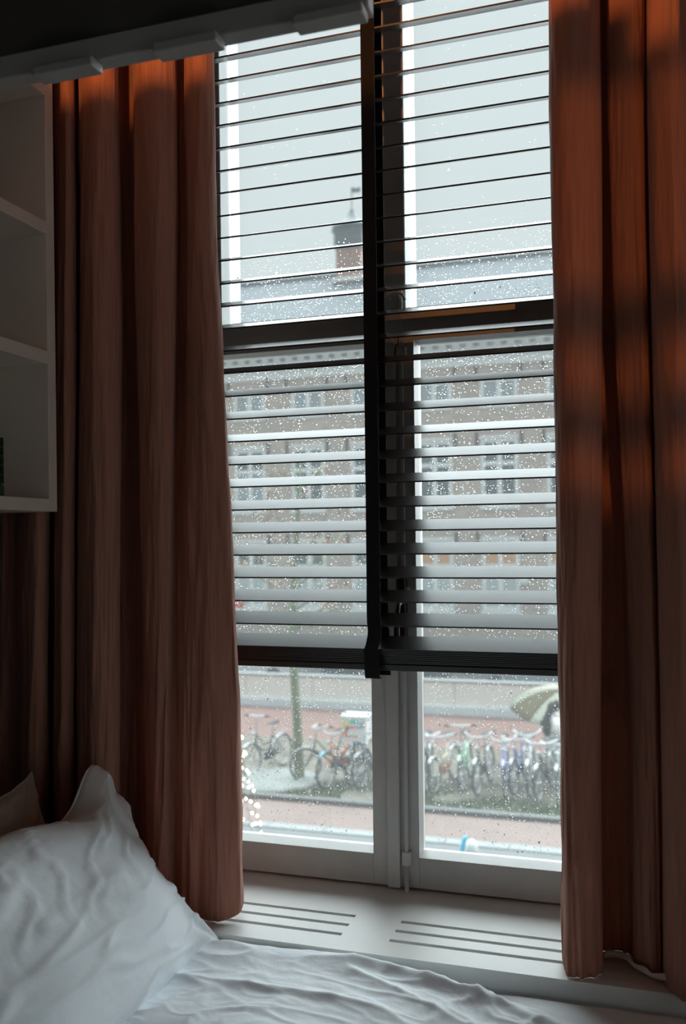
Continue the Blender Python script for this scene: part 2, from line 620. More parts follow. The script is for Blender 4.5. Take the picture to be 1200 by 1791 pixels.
# round keeper with a knob on the transom
kp = MB()
kp.tube([(-0.440 + 0.0, YF - 0.016, 1.842), (-0.440, YF - 0.022, 1.850), (-0.428, YF - 0.024, 1.853), (-0.415, YF - 0.022, 1.850), (-0.411, YF - 0.016, 1.840)], 0.0028, 8)
kp.build('bolt_keeper', M_STEEL, win, smooth=True)

# unseen second window behind the viewer, sized for daylight fill
w2 = empty('window_2', (RX1 + 0.05, -0.625, 0.12), 'unseen wide window in the right wall, sized for daylight fill', 'window', kind='structure')
for (y0, y1, z0, z1) in ((-2.15, -2.09, 0.12, 2.02), (0.84, 0.90, 0.12, 2.02), (-2.09, 0.84, 0.12, 0.18), (-2.09, 0.84, 1.96, 2.02), (-0.65, -0.60, 0.18, 1.96)):
    MB().box(RX1 + 0.02, RX1 + 0.08, y0, y1, z0, z1).build('frame_bar', M_PAINT, w2, bevel=0.003)
for (y0, y1) in ((-2.09, -0.65), (-0.60, 0.84)):
    MB().box(RX1 + 0.048, RX1 + 0.052, y0, y1, 0.18, 1.96).build('pane', M_GLASS, w2)

# ================================================================== VENETIAN BLIND
YB = 1.567
TILT = math.radians(21.5)
ct, st = math.cos(TILT), math.sin(TILT)
BX0, BX1 = -0.872, -0.008
blind = empty('venetian_blind', (-0.44, YB, 1.17), 'dark wooden venetian blind with black ladder tapes and bundled lower slats', 'blind')


def slat_mesh(th=0.0028, w=0.050):
    m_ = MB()
    N = 6
    pr = []
    for i in range(N + 1):
        a = -w / 2 + w * i / N
        pr.append((a, 0.0002 * (1 - (2 * i / N - 1) ** 2)))
    poly = []
    for a, h in pr:
        poly.append((a, h + th / 2))
    for a, h in reversed(pr):
        poly.append((a, h - th / 2))
    rot = [(a * ct - h * st, a * st + h * ct) for a, h in poly]
    m_.prism([(p[0], p[1]) for p in rot], BX0 + 0.44, BX1 + 0.44, 'X')
    return m_


first = None
PITCH = 0.04165
Z_FRONT0 = 1.2087          # front (lower) edge of the topmost bundled slat
z_mid0 = Z_FRONT0 + 0.025 * st
zs_slats = []
k = 1
while True:
    z = Z_FRONT0 + 0.0412 + (k - 1) * PITCH + 0.025 * st
    if z > 2.58:
        break
    zs_slats.append(z)
    k += 1
sm_ = slat_mesh()
me0 = sm_.build('slat', M_SLAT, blind)      # first slat, built about the blind's own origin
me0.data.transform(Matrix.Translation(blind.location))
me0.location = (0, 0, zs_slats[0] - blind.location.z)
for z in zs_slats[1:]:
    o = me0.copy()
    COL.objects.link(o)
    o.parent = blind
    jit = random.uniform(-0.0007, 0.0007)
    o.location = (0, 0, z - blind.location.z + jit)
    o.rotation_euler = (random.uniform(-0.022, 0.022), 0, 0)
# bundled slats resting on the bottom rail
NS = 8
for k in range(NS):
    o = me0.copy()
    COL.objects.link(o)
    o.parent = blind
    off = k * 0.0036
    o.location = (random.uniform(-0.001, 0.001), off * st + random.uniform(-.0006, .0006), z_mid0 - off * ct - blind.location.z)
rail_c = NS * 0.0036 + 0.0062
m_ = MB()
w, h = 0.050, 0.0145
poly = [(-w / 2, -h / 2 + .002), (-w / 2 + .002, -h / 2), (w / 2 - .002, -h / 2), (w / 2, -h / 2 + .002), (w / 2, h / 2 - .002), (w / 2 - .002, h / 2), (-w / 2 + .002, h / 2), (-w / 2, h / 2 - .002)]
yc, zc = YB + rail_c * st, z_mid0 - rail_c * ct
m_.prism([(yc + a * ct - b * st, zc + a * st + b * ct) for a, b in poly], BX0, BX1, 'X')
m_.build('bottom_rail', M_SLAT, blind)
# head rail
MB().box(BX0, BX1, YB - 0.03, YB + 0.03, 2.60, 2.65).build('head_rail', M_SLAT, blind, bevel=0.002)


def ribbon(pts, w, name, th=0.0012):
    """flat vertical tape: pts = (x_centre, y, z)"""
    m_ = MB()
    n = len(pts)
    vs, fs = [], []
    for i, p in enumerate(pts):
        a = Vector(pts[min(i + 1, n - 1)]) - Vector(pts[max(i - 1, 0)])
        d = Vector((0, a.y, a.z)).normalized()
        nrm = Vector((0, -d.z, d.y)) * th / 2
        for sx in (-1, 1):
            for sn in (-1, 1):
                vs.append((p[0] + sx * w / 2, p[1] + sn * nrm.y, p[2] + sn * nrm.z))
    for i in range(n - 1):
        a, b = i * 4, (i + 1) * 4
        fs += [(a, b, b + 2, a + 2), (a + 1, a + 3, b + 3, b + 1), (a, a + 1, b + 1, b), (a + 2, b + 2, b + 3, a + 3)]
    fs += [(0, 2, 3, 1), (4 * n - 4, 4 * n - 3, 4 * n - 1, 4 * n - 2)]
    m_.add(vs, fs)
    return m_.build(name, M_TAPE, blind)


yfr, ybk = YB - 0.0245 * ct - 0.0022, YB + 0.0245 * ct + 0.002
for xc in (-0.448, -0.845, -0.035):
    fr = catmull([(xc, yfr, 2.60), (xc, yfr, 2.0), (xc, yfr, 1.40), (xc, yfr - 0.001, 1.30), (xc + 0.001, yfr - 0.004, 1.262), (xc + 0.0035, yfr - 0.0075, 1.240), (xc + 0.001, yfr - 0.010, 1.222), (xc - 0.004, yfr - 0.007, 1.209)], 4)
    ribbon(fr, 0.0245, 'ladder_tape')
    bundle = catmull([(xc - 0.004, yfr - 0.006, 1.2100), (xc - 0.003, yfr - 0.006, 1.196), (xc - 0.003, yfr - 0.004, 1.172), (xc - 0.003, yfr - 0.001, 1.160), (xc - 0.003, yfr + 0.012, 1.1585)], 4)
    ribbon(bundle, 0.0265, 'tape_loop', 0.002)
    bk = catmull([(xc, ybk, 2.60), (xc, ybk, 2.0), (xc, ybk, 1.30), (xc + 0.001, ybk + 0.003, 1.24), (xc, ybk + 0.004, 1.20), (xc + 0.004, ybk - 0.002, 1.172), (xc + 0.009, ybk - 0.020, 1.161)], 4)
    ribbon(bk, 0.0245, 'ladder_tape')

# ================================================================== CURTAINS
def curtain(name, tab, z0, z1, label, zbot=None, grow=(0.3, 1.5), wr=0.0):
    top = catmull([(a, b) for a, b, c, d in tab], 8)
    bot = catmull([(c, d) for a, b, c, d in tab], 8)
    n = len(top)
    NV = 110
    vs, fs = [], []
    for j in range(NV):
        v = j / (NV - 1)                       # 0 bottom .. 1 top
        for i in range(n):
            u = i / (n - 1)
            zb = z0 if zbot is None else zbot(u)
            z = zb + (z1 - zb) * v
            t = sm(z0 + 0.2, z0 + 1.35, z)
            x = bot[i][0] * (1 - t) + top[i][0] * t
            y = bot[i][1] * (1 - t) + top[i][1] * t
            am = 0.0035 * (1.25 - 0.6 * v)
            q = u * 34
            x += am * 0.7 * nz(q * 0.45, z * 1.7, 3.1) * 1.6
            y += am * (nz(q * 0.8, z * 2.3, 8.2) + 0.6 * nz(q * 1.9, z * 6.5 + q, 1.7))
            cr_ = max(0.0, 1 - abs(nz(q * 0.9 + z * 1.1, z * 1.2 - q * 0.15, 12.0)) / 0.16) ** 2
            y -= 0.0042 * cr_ * (1.2 - 0.7 * v)
            e = max(0.0, 1 - u / 0.20)
            y += 0.0075 * e * nz(q * 2.4, z * 11, 4.4) + wr * 0.003 * e * nz(q * 3, z * 21, 2.2)
            x += 0.0022 * e * nz(q * 1.2, z * 9, 6.6)
            vs.append((x, y, z))
    for j in range(NV - 1):
        for i in range(n - 1):
            fs.append((j * n + i, j * n + i + 1, (j + 1) * n + i + 1, (j + 1) * n + i))
    root = empty(name, (tab[len(tab) // 2][2], tab[len(tab) // 2][3], z0), label, 'curtain')
    m_ = MB()
    m_.add(vs, fs)
    m_.build('fabric', M_CURT, root, smooth=True, solid=0.0022)
    return root, vs[:n]


LT = [(-0.711, 1.47, -0.6846, 1.5), (-0.6873, 1.43, -0.6693, 1.45), (-0.6997, 1.405, -0.6954, 1.43), (-0.7262, 1.415, -0.7389, 1.43),
      (-0.7468, 1.44, -0.7564, 1.432), (-0.7578, 1.47, -0.7728, 1.442), (-0.7871, 1.5, -0.7872, 1.452), (-0.7903, 1.48, -0.7924, 1.447),
      (-0.7668, 1.44, -0.7942, 1.44), (-0.76, 1.415, -0.7976, 1.43), (-0.7808, 1.395, -0.8167, 1.43), (-0.8227, 1.41, -0.8419, 1.448),
      (-0.8528, 1.44, -0.8586, 1.47), (-0.8641, 1.475, -0.8655, 1.49), (-0.8985, 1.505, -0.9019, 1.507), (-0.9179, 1.505, -0.9262, 1.507),
      (-0.906, 1.47, -0.9208, 1.475), (-0.8787, 1.435, -0.8943, 1.44), (-0.8759, 1.41, -0.8918, 1.41), (-0.8962, 1.395, -0.9144, 1.395),
      (-0.9338, 1.41, -0.9535, 1.41), (-0.962, 1.44, -0.981, 1.44), (-0.9784, 1.47, -0.9978, 1.47), (-1.0004, 1.49, -1.0201, 1.49),
      (-0.9876, 1.46, -1.0057, 1.46), (-0.9661, 1.43, -0.9838, 1.43), (-0.9727, 1.41, -0.9951, 1.41), (-1.0034, 1.43, -1.0214, 1.43),
      (-1.041, 1.48, -1.0596, 1.48), (-1.062, 1.49, -1.0796, 1.49), (-1.0312, 1.44, -1.0483, 1.44), (-1.0364, 1.415, -1.0533, 1.415),
      (-1.0721, 1.43, -1.0894, 1.43), (-1.129, 1.48, -1.1469, 1.48), (-1.1616, 1.48, -1.1797, 1.48)]
RT = [(-0.1283, 1.46, -0.1248, 1.45), (-0.1193, 1.415, -0.1163, 1.41), (-0.0946, 1.395, -0.0986, 1.395), (-0.0642, 1.405, -0.0788, 1.405),
      (-0.0538, 1.43, -0.065, 1.425), (-0.057, 1.47, -0.0692, 1.46), (-0.0614, 1.495, -0.0723, 1.49), (-0.0515, 1.507, -0.0584, 1.507),
      (-0.0392, 1.5, -0.0281, 1.5), (-0.0383, 1.465, -0.0176, 1.475), (-0.0411, 1.445, -0.0173, 1.455), (-0.0227, 1.43, -0.0041, 1.44),
      (-0.0001, 1.42, 0.0119, 1.43), (0.0103, 1.44, 0.0202, 1.45), (0.0073, 1.475, 0.0165, 1.48), (0.0139, 1.48, 0.0221, 1.475),
      (0.0151, 1.43, 0.0229, 1.42), (0.0247, 1.39, 0.036, 1.38), (0.0549, 1.38, 0.0583, 1.37), (0.0758, 1.42, 0.0797, 1.42),
      (0.091, 1.48, 0.0951, 1.48), (0.1102, 1.42, 0.114, 1.42), (0.1603, 1.4, 0.1567, 1.4), (0.2048, 1.46, 0.2011, 1.46)]
cl, _ = curtain('curtain', LT, 0.7508, 2.72, 'terracotta linen curtain hanging left of the window beside the bookshelf',
                zbot=lambda u: 0.7508 + 0.016 * (1 - sm(0.0, 0.07, u)))
cr, rb = curtain('curtain', RT, 0.7508, 2.72, 'terracotta linen curtain hanging right of the window, edge of the photo',
                 zbot=lambda u: 0.7508, wr=1.0)
# pale lining hem showing under the inner fold of the right curtain
hp = catmull([(-0.0641, 1.462, 0.7560), (-0.0464, 1.462, 0.7600), (-0.0298, 1.455, 0.7590), (-0.020, 1.440, 0.7570), (-0.0036, 1.425, 0.7560), (0.0086, 1.415, 0.7560), (0.033, 1.405, 0.7590)], 6)
m_ = MB()
n = len(hp)
m_.add([(p[0], p[1], p[2]) for p in hp] + [(p[0], p[1] + 0.003, p[2] + 0.0075 + 0.002 * math.sin(i * .6)) for i, p in enumerate(hp)], [(i, i + 1, n + i + 1, n + i) for i in range(n - 1)])
m_.build('lining_hem', M_HEM, cr, smooth=True, solid=0.0016)['label'] = 'pale lining hem'
# curtain rail under the ceiling
tag(MB().box(-1.20, 0.40, 1.425, 1.445, 2.722, 2.745).build('curtain_rail', M_STEEL), 'curtain track fixed above the window over both curtains', 'curtain rail')

# ================================================================== BOOKSHELF on the left wall
SXF = -0.962
shelf = empty('wall_shelf', (-1.10, 0.9, 1.455), 'white open wall shelf mounted beside the left curtain above the pillows', 'shelf')
SY0, SY1 = 0.10, 1.36
MB().box(RX0, SXF, SY1 - 0.022, SY1, 1.455, 2.34).build('side_panel', M_SHELF, shelf, bevel=0.0012)
MB().box(RX0, SXF, SY0, SY0 + 0.022, 1.455, 2.34).build('side_panel', M_SHELF, shelf, bevel=0.0012)
MB().box(RX0, RX0 + 0.008, SY0 + 0.022, SY1 - 0.022, 1.455, 2.34).build('back_panel', M_SHELF, shelf)
for (a, b) in ((1.455, 1.4765), (1.7065, 1.7290), (1.9285, 1.9500), (2.165, 2.187), (2.318, 2.34)):
    MB().box(RX0 + 0.008, SXF, SY0 + 0.022, SY1 - 0.022, a, b).build('shelf_board', M_SHELF, shelf, bevel=0.0012)
MB().box(RX0, SXF - 0.02, 0.3, 1.235, 1.437, 1.455).build('wall_cleat', M_SHELF, shelf, bevel=0.001)
# small dark green tiled pot on the bottom board
pot = empty('tiled_pot', (-1.035, 1.2430, 1.4765), 'dark green gridded pot at the left edge of the lowest shelf', 'pot')
MB().box(-1.075, -0.985, 1.1980, 1.2525, 1.4765, 1.497).build('pot_base', mat('green_glass', (0.03, 0.10, 0.05), 0.25), pot, bevel=0.004)
MB().box(-1.0735, -0.9865, 1.1995, 1.2510, 1.497, 1.573).build('pot_body', M_GROUT, pot)
tl = None
for j in range(5):
    for i in range(6):
        x0 = -1.074 + i * 0.0147
        z0 = 1.4985 + j * 0.0150
        for (y0, y1) in ((1.2510, 1.2522), (1.1980, 1.1995)):
            MB().box(x0, x0 + 0.0134, y0, y1, z0, z0 + 0.0137).build('tile', M_DARKGREEN, pot)
    for i in range(3):
        y0 = 1.2005 + i * 0.0168
        MB().box(-0.9865, -0.9852, y0, y0 + 0.0155, z0, z0 + 0.0137).build('tile', M_DARKGREEN, pot)

# ================================================================== LOFT overhead
loft = empty('loft_platform', (-0.75, 0.6, 2.0), 'grey painted loft frame with dark underside across the top left', 'loft bed')
MB().box(RX0, -0.288, 0.995, 1.020, 2.000, 2.226).build('side_rail', M_RAIL, loft, bevel=0.0025)
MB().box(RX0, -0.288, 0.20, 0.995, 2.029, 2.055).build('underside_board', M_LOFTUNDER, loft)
MB().box(-0.310, -0.288, 0.20, 0.995, 2.055, 2.19).build('end_rail', M_RAIL, loft, bevel=0.002)
MB().box(RX0, -0.310, 0.20, 0.225, 2.055, 2.19).build('side_rail', M_RAIL, loft, bevel=0.002)
MB().box(RX0 + 0.01, -0.315, 0.23, 0.990, 2.056, 2.165).build('mattress', M_SHEET2, loft, bevel=0.03)
for (a, b) in ((-0.722, -0.636), (-0.552, -0.468), (-0.373, -0.290)):
    MB().box(a, b, 0.978, 1.004, 1.9860, 1.9985).build('rail_cleat', M_RAIL, loft, bevel=0.002)

# ================================================================== BED
bed = empty('bed', (-0.2, 0.85, 0.0), 'bed with white sheet pushed against the window sill', 'bed')
MB().box(-1.24, 0.86, 0.40, 1.375, 0.12, 0.36).build('bed_base', mat('bed_base_fabric', (0.22, 0.2, 0.19), 0.9, bump=0.1), bed, bevel=0.01)
MB().box(-1.24, 0.86, 0.40, 1.378, 0.36, 0.70).build('mattress', M_SHEET2, bed, bevel=0.03)
for x in (-1.15, 0.77):
    for y in (0.48, 1.30):
        MB().tube([(x, y, 0), (x, y, 0.12)], 0.03, 10).build('leg', M_BRONZE, bed)


def sheet_fn(u, v):
    x = -1.24 + 2.10 * u
    y = 0.40 + 0.982 * v
    z = 0.728 - 0.035 * sm(0.975, 1.0, v) ** 2 + 0.006 * nz(x * 5, y * 5, 1) + 0.0025 * nz(x * 16, y * 20, 2)
    z -= 0.020 * sm(-0.02, 0.35, x)
    return (x, y, z)


MB().grid(140, 120, sheet_fn).build('fitted_sheet', M_SHEET2, bed, smooth=True)


def ridge(a):
    return (1 - abs(a)) ** 2


def crease(a, w=0.16):
    """a sharp little fold where the noise crosses zero"""
    return max(0.0, 1 - abs(a) / w) ** 2


def duvet_fn(u, v):
    # far edge runs along the sill on the left and drifts away from it to the right
    x = -1.20 + 2.0 * u
    far = 1.382 - 0.16 * sm(-0.46, 0.22, x)
    y = 0.42 + (far - 0.42) * v
    d = far - y
    roll = math.sqrt(max(0.0, 1 - (1 - min(1, d / 0.050)) ** 2))
    z = 0.722 + (0.034 - 0.006 * sm(-0.35, 0.1, x)) * roll
    z += 0.010 * nz(x * 3.1 + 2, y * 3.5, 5) * roll
    wx = x + 0.05 * nz(x * 4, y * 4, 9)
    wy = y + 0.05 * nz(x * 4, y * 4, 19)
    k1 = crease(nz(wx * 4.5, wy * 7.5, 11), 0.30)
    k2 = crease(nz(wx * 10 + wy * 6, wy * 15 - wx * 4, 17), 0.26)
    k3 = crease(nz(wx * 24 - wy * 9, wy * 27 + wx * 11, 23), 0.30)
    patch_ = 0.35 + 0.65 * sm(-0.2, 0.4, nz(x * 3.2, y * 3.2, 31))
    z += roll * (0.0070 * k1 + 0.0042 * k2 * patch_ + 0.0014 * k3 * patch_)
    z += roll * (0.0011 * nz(wx * 40, wy * 46, 3))
    # long rolled fold parallel with the edge
    f = math.exp(-((d - 0.050 - 0.012 * nz(x * 5, 1.0)) / 0.013) ** 2)
    z += 0.008 * f * sm(-0.6, -0.35, x)
    return (x, y, z)


tag(MB().grid(520, 420, duvet_fn).build('duvet', M_SHEET, None, smooth=True, solid=0.004), 'crumpled white duvet spread over the bed along the sill', 'duvet')


# ================================================================== PILLOWS
def pillow(name, c, U, V, N, a, b, H, material, label, seed, pin=(0.02, 0.03), asym=None, n=110):
    """soft pillow: c centre, U/V in-plane axes (half sizes a,b), N bulge axis"""
    c, U, V, N = Vector(c), Vector(U).normalized(), Vector(V).normalized(), Vector(N).normalized()
    root = empty(name, c - V * b, label, 'pillow', 'pillows leaning at the head of the bed')

    def pos(s, t, side):
        es = pin[0] * (1 - abs(t) ** 2.2) * (abs(s) ** 3)
        et = pin[1] * (1 - abs(s) ** 4.0) * (abs(t) ** 3)
        uu = s * a - math.copysign(es, s) if s else 0.0
        vv = t * b - math.copysign(et, t) if t else 0.0
        k = max(0.0, (1 - s * s)) * max(0.0, (1 - t * t))
        h = H * k ** 0.46
        edge = 1 - k ** 0.25
        damp = min(1, k * 9)
        dc = math.hypot((1 - abs(s)) * a, (1 - abs(t)) * b)          # distance to the nearest corner, m
        ang = math.atan2((1.02 - abs(t)) * b, (1.02 - abs(s)) * a)
        w1 = math.sin(ang * 9 + 3.0 * nz(s * 2.5, t * 2.5, seed) + seed * 2) * math.exp(-dc / 0.075) * 0.011 * min(1, k * 16)
        w2 = 0.012 * nz(s * 1.7, t * 1.7, seed + 4) * min(1, k * 5)
        ws, wt = s + 0.12 * nz(s * 3, t * 3, seed + 1), t + 0.12 * nz(s * 3, t * 3, seed + 2)
        w3 = 0.0060 * crease(nz(ws * 1.5 + wt * 0.5, wt * 4.6 - ws * 0.8, seed + 8), 0.20) * sm(0.35, -0.2, t) * damp
        w4 = 0.0058 * crease(nz(ws * 6.5 - wt * 2.2, wt * 1.8 + ws, seed + 5), 0.24) * sm(-0.3, 0.3, t) * damp
        w5 = 0.0012 * crease(nz(ws * 11 + wt * 5, wt * 13 - ws * 6, seed + 12), 0.3) * damp + 0.0006 * nz(ws * 24, wt * 20, seed + 6) * damp
        h2 = h + w1 + w2 + w3 + w4 + w5 if side > 0 else h
        p = c + U * uu + V * vv + N * (h2 * side)
        p += N * (0.012 * nz(s * 3, t * 3, seed + 20) * edge)
        p += V * (0.004 * nz(s * 9, t * 2, seed + 40) * edge)
        if asym:
            p += asym(s, t)
        return p

    m_ = MB()
    for side in (1, -1):
        m_.grid(n, n, lambda i, j: pos(math.sin((i - 0.5) * PI), math.sin((j - 0.5) * PI), side))
    o = m_.build('pillowcase', material, root, smooth=True, fixn=False)
    bm = bmesh.new(); bm.from_mesh(o.data)
    bmesh.ops.remove_doubles(bm, verts=bm.verts, dist=1e-5)
    bmesh.ops.recalc_face_normals(bm, faces=bm.faces)
    bm.to_mesh(o.data); bm.free()
    o.data.polygons.foreach_set('use_smooth', [True] * len(o.data.polygons))
    # stitched seam all round the edge
    loop = []
    for i in range(60): loop.append(pos(-1 + 2 * i / 60, -1, 1))
    for i in range(60): loop.append(pos(1, -1 + 2 * i / 60, 1))
    for i in range(60): loop.append(pos(1 - 2 * i / 60, 1, 1))
    for i in range(60): loop.append(pos(-1, 1 - 2 * i / 60, 1))
    m_ = MB()
    m_.tube(loop, 0.0022, 6, closed=True)
    m_.build('seam', material, root, smooth=True)
    return root


Vp = Vector((-0.19, 0, 0.245))
Np = Vector((0.245, 0, 0.19)).normalized()


def ear(s, t):
    # near the window-side upper corner the pillowcase stands up in a floppy point; the far edge sags back
    e = math.exp(-((s - 0.80) / 0.115) ** 2) * max(0.0, (t - 0.35) / 0.65) ** 1.6
    dip = math.exp(-((s - 0.50) / 0.20) ** 2) * max(0.0, (t - 0.35) / 0.65) ** 2
    droop = max(0.0, s - 0.88) / 0.12 * max(0.0, t - 0.5) / 0.5
    back = max(0.0, (s - 0.45) / 0.55) ** 2 * (1 - t * t)
    lo = max(0.0, (s - 0.7) / 0.3) * max(0.0, (-t - 0.6) / 0.4)
    return (Vector((-0.004, 0.004, 0.046)) * e + Vector((0.0, 0, -0.020)) * dip + Vector((0.004, 0.006, -0.030)) * droop
            - Np * 0.034 * back + Vector((0.012, 0.004, -0.004)) * lo)


pillow('pillow', (-0.775, 1.040, 0.862), (0, 1, 0), Vp, Np, 0.345, 0.158, 0.075, M_SHEET,
       'large white pillow leaning in front at the head of the bed', 2.3, pin=(0.006, 0.004), asym=ear)
pillow('pillow', (-1.000, 1.09, 0.848), (0, 1, 0), (-0.09, 0, 0.3), (0.3, 0, 0.09), 0.298, 0.150, 0.050, M_BEIGE,
       'beige pillow standing behind the large white pillow', 6.1, pin=(0.008, 0.030))

# ================================================================== LAMPS (out of view)
def spot_lamp(name, base, head, aim, power, size, angle, blend, label, col):
    """a small reading lamp: base, stem and a cone-shaped head that shines at the aim point"""
    root = empty(name, base, label, 'lamp')
    b, q = Vector(base), Vector(head)
    d = (Vector(aim) - q).normalized()
    back = q - d * 0.10
    MB().lathe([(0.06, 0), (0.06, 0.012), (0.012, 0.02), (0.008, 0.03)], 20, tuple(b)).build('lamp_base', M_BRASS, root, smooth=True)
    MB().tube([b + Vector((0, 0, 0.02)), Vector((b.x, b.y, back.z - 0.02)), back], 0.006, 8).build('lamp_stem', M_BRASS, root, smooth=True)
    MB().tube([back, back + d * 0.02, back + d * 0.06, back + d * 0.10], [0.012, 0.032, 0.050, 0.070], 20, caps=False).build('lamp_head', M_BRASS, root, smooth=True, solid=0.002)
    l = bpy.data.lights.new(name + '_light', 'SPOT')
    l.energy = power
    l.color = col
    l.shadow_soft_size = size
    l.spot_size = math.radians(angle)
    l.spot_blend = blend
    lo = bpy.data.objects.new(name + '_light', l)
    COL.objects.link(lo)
    lo.parent = root
    lo.location = q + d * 0.012 - b
    lo.rotation_euler = (-d).to_track_quat('Z', 'Y').to_euler()
    return root


WARM = (1.0, 0.36, 0.09)
spot_lamp('reading_lamp', (-0.62, 0.45, 2.165), (-0.62, 0.50, 2.275), (-0.62, 1.43, 2.30), 26.0, 0.03, 130, 0.4,
          'small brass reading lamp standing on the loft above the photo', WARM)
spot_lamp('floor_lamp', (0.85, -0.95, 0.0), (0.75, -0.90, 1.95), (0.10, 1.43, 1.80), 42.0, 0.011, 21, 0.5,
          'brass floor lamp behind the viewer, aimed at the right curtain', WARM)
# slatted rack added out of view to cut that lamp's beam into patches
rk = empty('beam_mask_rack', (0.60, -0.35, 1.76), 'unseen slatted rack added to break the lamp beam into patches', 'rack')
for (a, b) in ((1.977, 2.060), (1.887, 1.906), (1.851, 1.868), (1.750, 1.834)):
    MB().box(0.44, 0.76, -0.356, -0.344, a, b).build('beam_mask_board', M_SHELF, rk, bevel=0.001)
for x in (0.44, 0.745):
    MB().box(x, x + 0.015, -0.372, -0.356, 1.750, RZ1).build('beam_mask_post', M_SHELF, rk)

# ================================================================== OUTSIDE
G = -3.35                                     # street level
M_GROUND = mat('wet_asphalt', (0.15, 0.155, 0.155), 0.6, var=0.12, vscale=0.8)
M_PAVE = mat('grey_paving', (0.105, 0.116, 0.118), 0.7, var=0.08, vscale=1.5, bump=0.05)
M_PATH = brick_mat('red_brick_paving', (0.165, 0.105, 0.09), (0.195, 0.13, 0.112), (0.155, 0.118, 0.105), 2.4, 'XY', 0.55)
M_ROAD2 = brick_mat('red_clinker_road', (0.165, 0.085, 0.068), (0.19, 0.10, 0.08), (0.16, 0.10, 0.085), 2.2, 'XY', 0.6)
M_KERB = mat('pale_kerbstone', (0.22, 0.235, 0.235), 0.7, var=0.1)
M_DKERB = mat('dark_kerbstone', (0.10, 0.105, 0.10), 0.7, var=0.1)
M_VERGE = mat('leafy_verge', (0.115, 0.097, 0.076), 0.9, var=0.35, vscale=1.6, bump=0.3, bscale=9, col2=(0.135, 0.125, 0.098))
M_GRASS = mat('verge_grass', (0.13, 0.185, 0.085), 0.9, var=0.4, vscale=3, bump=0.4, bscale=14)
M_TRUNK = mat('mossy_bark', (0.13, 0.15, 0.09), 0.9, var=0.35, vscale=7, stretch=(1, 1, 0.3), bump=0.5, bscale=20, col2=(0.19, 0.24, 0.13))
M_LEAF = mat('brown_leaf', (0.30, 0.15, 0.07), 0.8, var=0.4, vscale=3)

tag(MB().box(-70, 60, 1.85, 110, G - 0.4, G - 0.13).build('ground', M_GROUND), 'wet grey street ground across the view', 'street', kind='structure')
tag(MB().box(-40, 30, 3.0, 14.10, G - 0.13, G).build('pavement', M_PAVE), 'grey paved footway below the window', 'pavement', kind='structure')
tag(MB().box(-40, 30, 14.36, 15.70, G - 0.13, G - 0.02).build('cycle_path', M_PATH), 'red brick cycle path along the parked bicycles', 'path', kind='structure')
tag(MB().box(-40, 30, 20.6, 24.50, G - 0.13, G - 0.01).build('brick_road', M_ROAD2), 'dark red brick road behind the parked bicycles', 'road', kind='structure')
kb = empty('kerb', (-4, 14.23, G), 'pale kerb between the grey footway and the red path', 'kerb', kind='structure')
kd = empty('kerb', (-4, 15.78, G), 'dark kerb in front of the grass verge', 'kerb', kind='structure')
for i in range(24):
    x = -13 + i * 1.0
    MB().box(x, x + 0.99, 14.10, 14.36, G - 0.13, G + 0.02).build('kerbstone', M_KERB, kb, bevel=0.01)
    MB().box(x, x + 0.99, 15.70, 15.88, G - 0.13, G + 0.06).build('kerbstone', M_DKERB, kd, bevel=0.01)


def verge_fn(u, v):
    x = -40 + 70 * u
    y = 15.88 + 4.72 * v
    return (x, y, G + 0.02 + 0.03 * nz(x * 0.9, y * 0.9, 2))


tag(MB().grid(200, 20, verge_fn).build('verge', M_VERGE), 'leaf-strewn verge where the bicycles stand', 'verge', kind='structure')
# grass: short blades in tufts along the verge front, one object
rnd = random.Random(5)
m_ = MB()
for i in range(9000):
    x = rnd.uniform(-10.5, 0.5)
    y = 15.92 + abs(rnd.gauss(0, 0.75))
    if nz(x * 0.8, y * 0.9, 4) < -0.12 or (abs(x + 6.9) < 0.9 and y > 16.2):
        continue
    z = G + 0.02
    h = rnd.uniform(0.05, 0.13)
    a = rnd.uniform(0, PI)
    w_ = 0.012
    dx, dy = math.cos(a) * w_, math.sin(a) * w_
    lx, ly = rnd.uniform(-.03, .03), rnd.uniform(-.03, .03)
    m_.add([(x - dx, y - dy, z), (x + dx, y + dy, z), (x + lx, y + ly, z + h)], [(0, 1, 2)])
tag(m_.build('grass', M_GRASS, fixn=False), 'short green grass along the verge under the bicycles', 'grass', kind='stuff')
# pale stone pad by the tree
pad = MB().lathe([(0.92, 0), (0.90, 0.06), (0.80, 0.085), (0.0, 0.10)], 24, (-6.95, 16.75, G + 0.02)).build('stone_slab', mat('pale_stone', (0.19, 0.21, 0.197), 0.7, var=0.12, vscale=2), None, smooth=True)
tag(pad, 'pale round stone slab on the verge beside the tree trunk', 'slab')

# white parapet wall beyond the brick road
par = empty('parapet_wall', (-6, 24.7, G), 'long low pale parapet wall beyond the brick road', 'wall')
M_PANEL = mat('pale_render', (0.93, 0.97, 0.93), 0.7, var=0.04, vscale=2)
M_PLINTH = mat('bluish_render', (0.80, 0.90, 0.95), 0.7, var=0.04, vscale=2)
for i in range(14):
    x = -21.3 + i * 2.05
    MB().box(x + 0.012, x + 2.038, 24.62, 24.86, G + 0.22, G + 0.86).build('panel', M_PANEL, par, bevel=0.006)
MB().box(-21.4, 7.6, 24.56, 24.92, G - 0.13, G + 0.22).build('plinth', M_PLINTH, par)
MB().box(-21.4, 7.6, 24.58, 24.90, G + 0.86, G + 0.915).build('coping', mat('grey_coping', (0.30, 0.32, 0.32), 0.7), par)

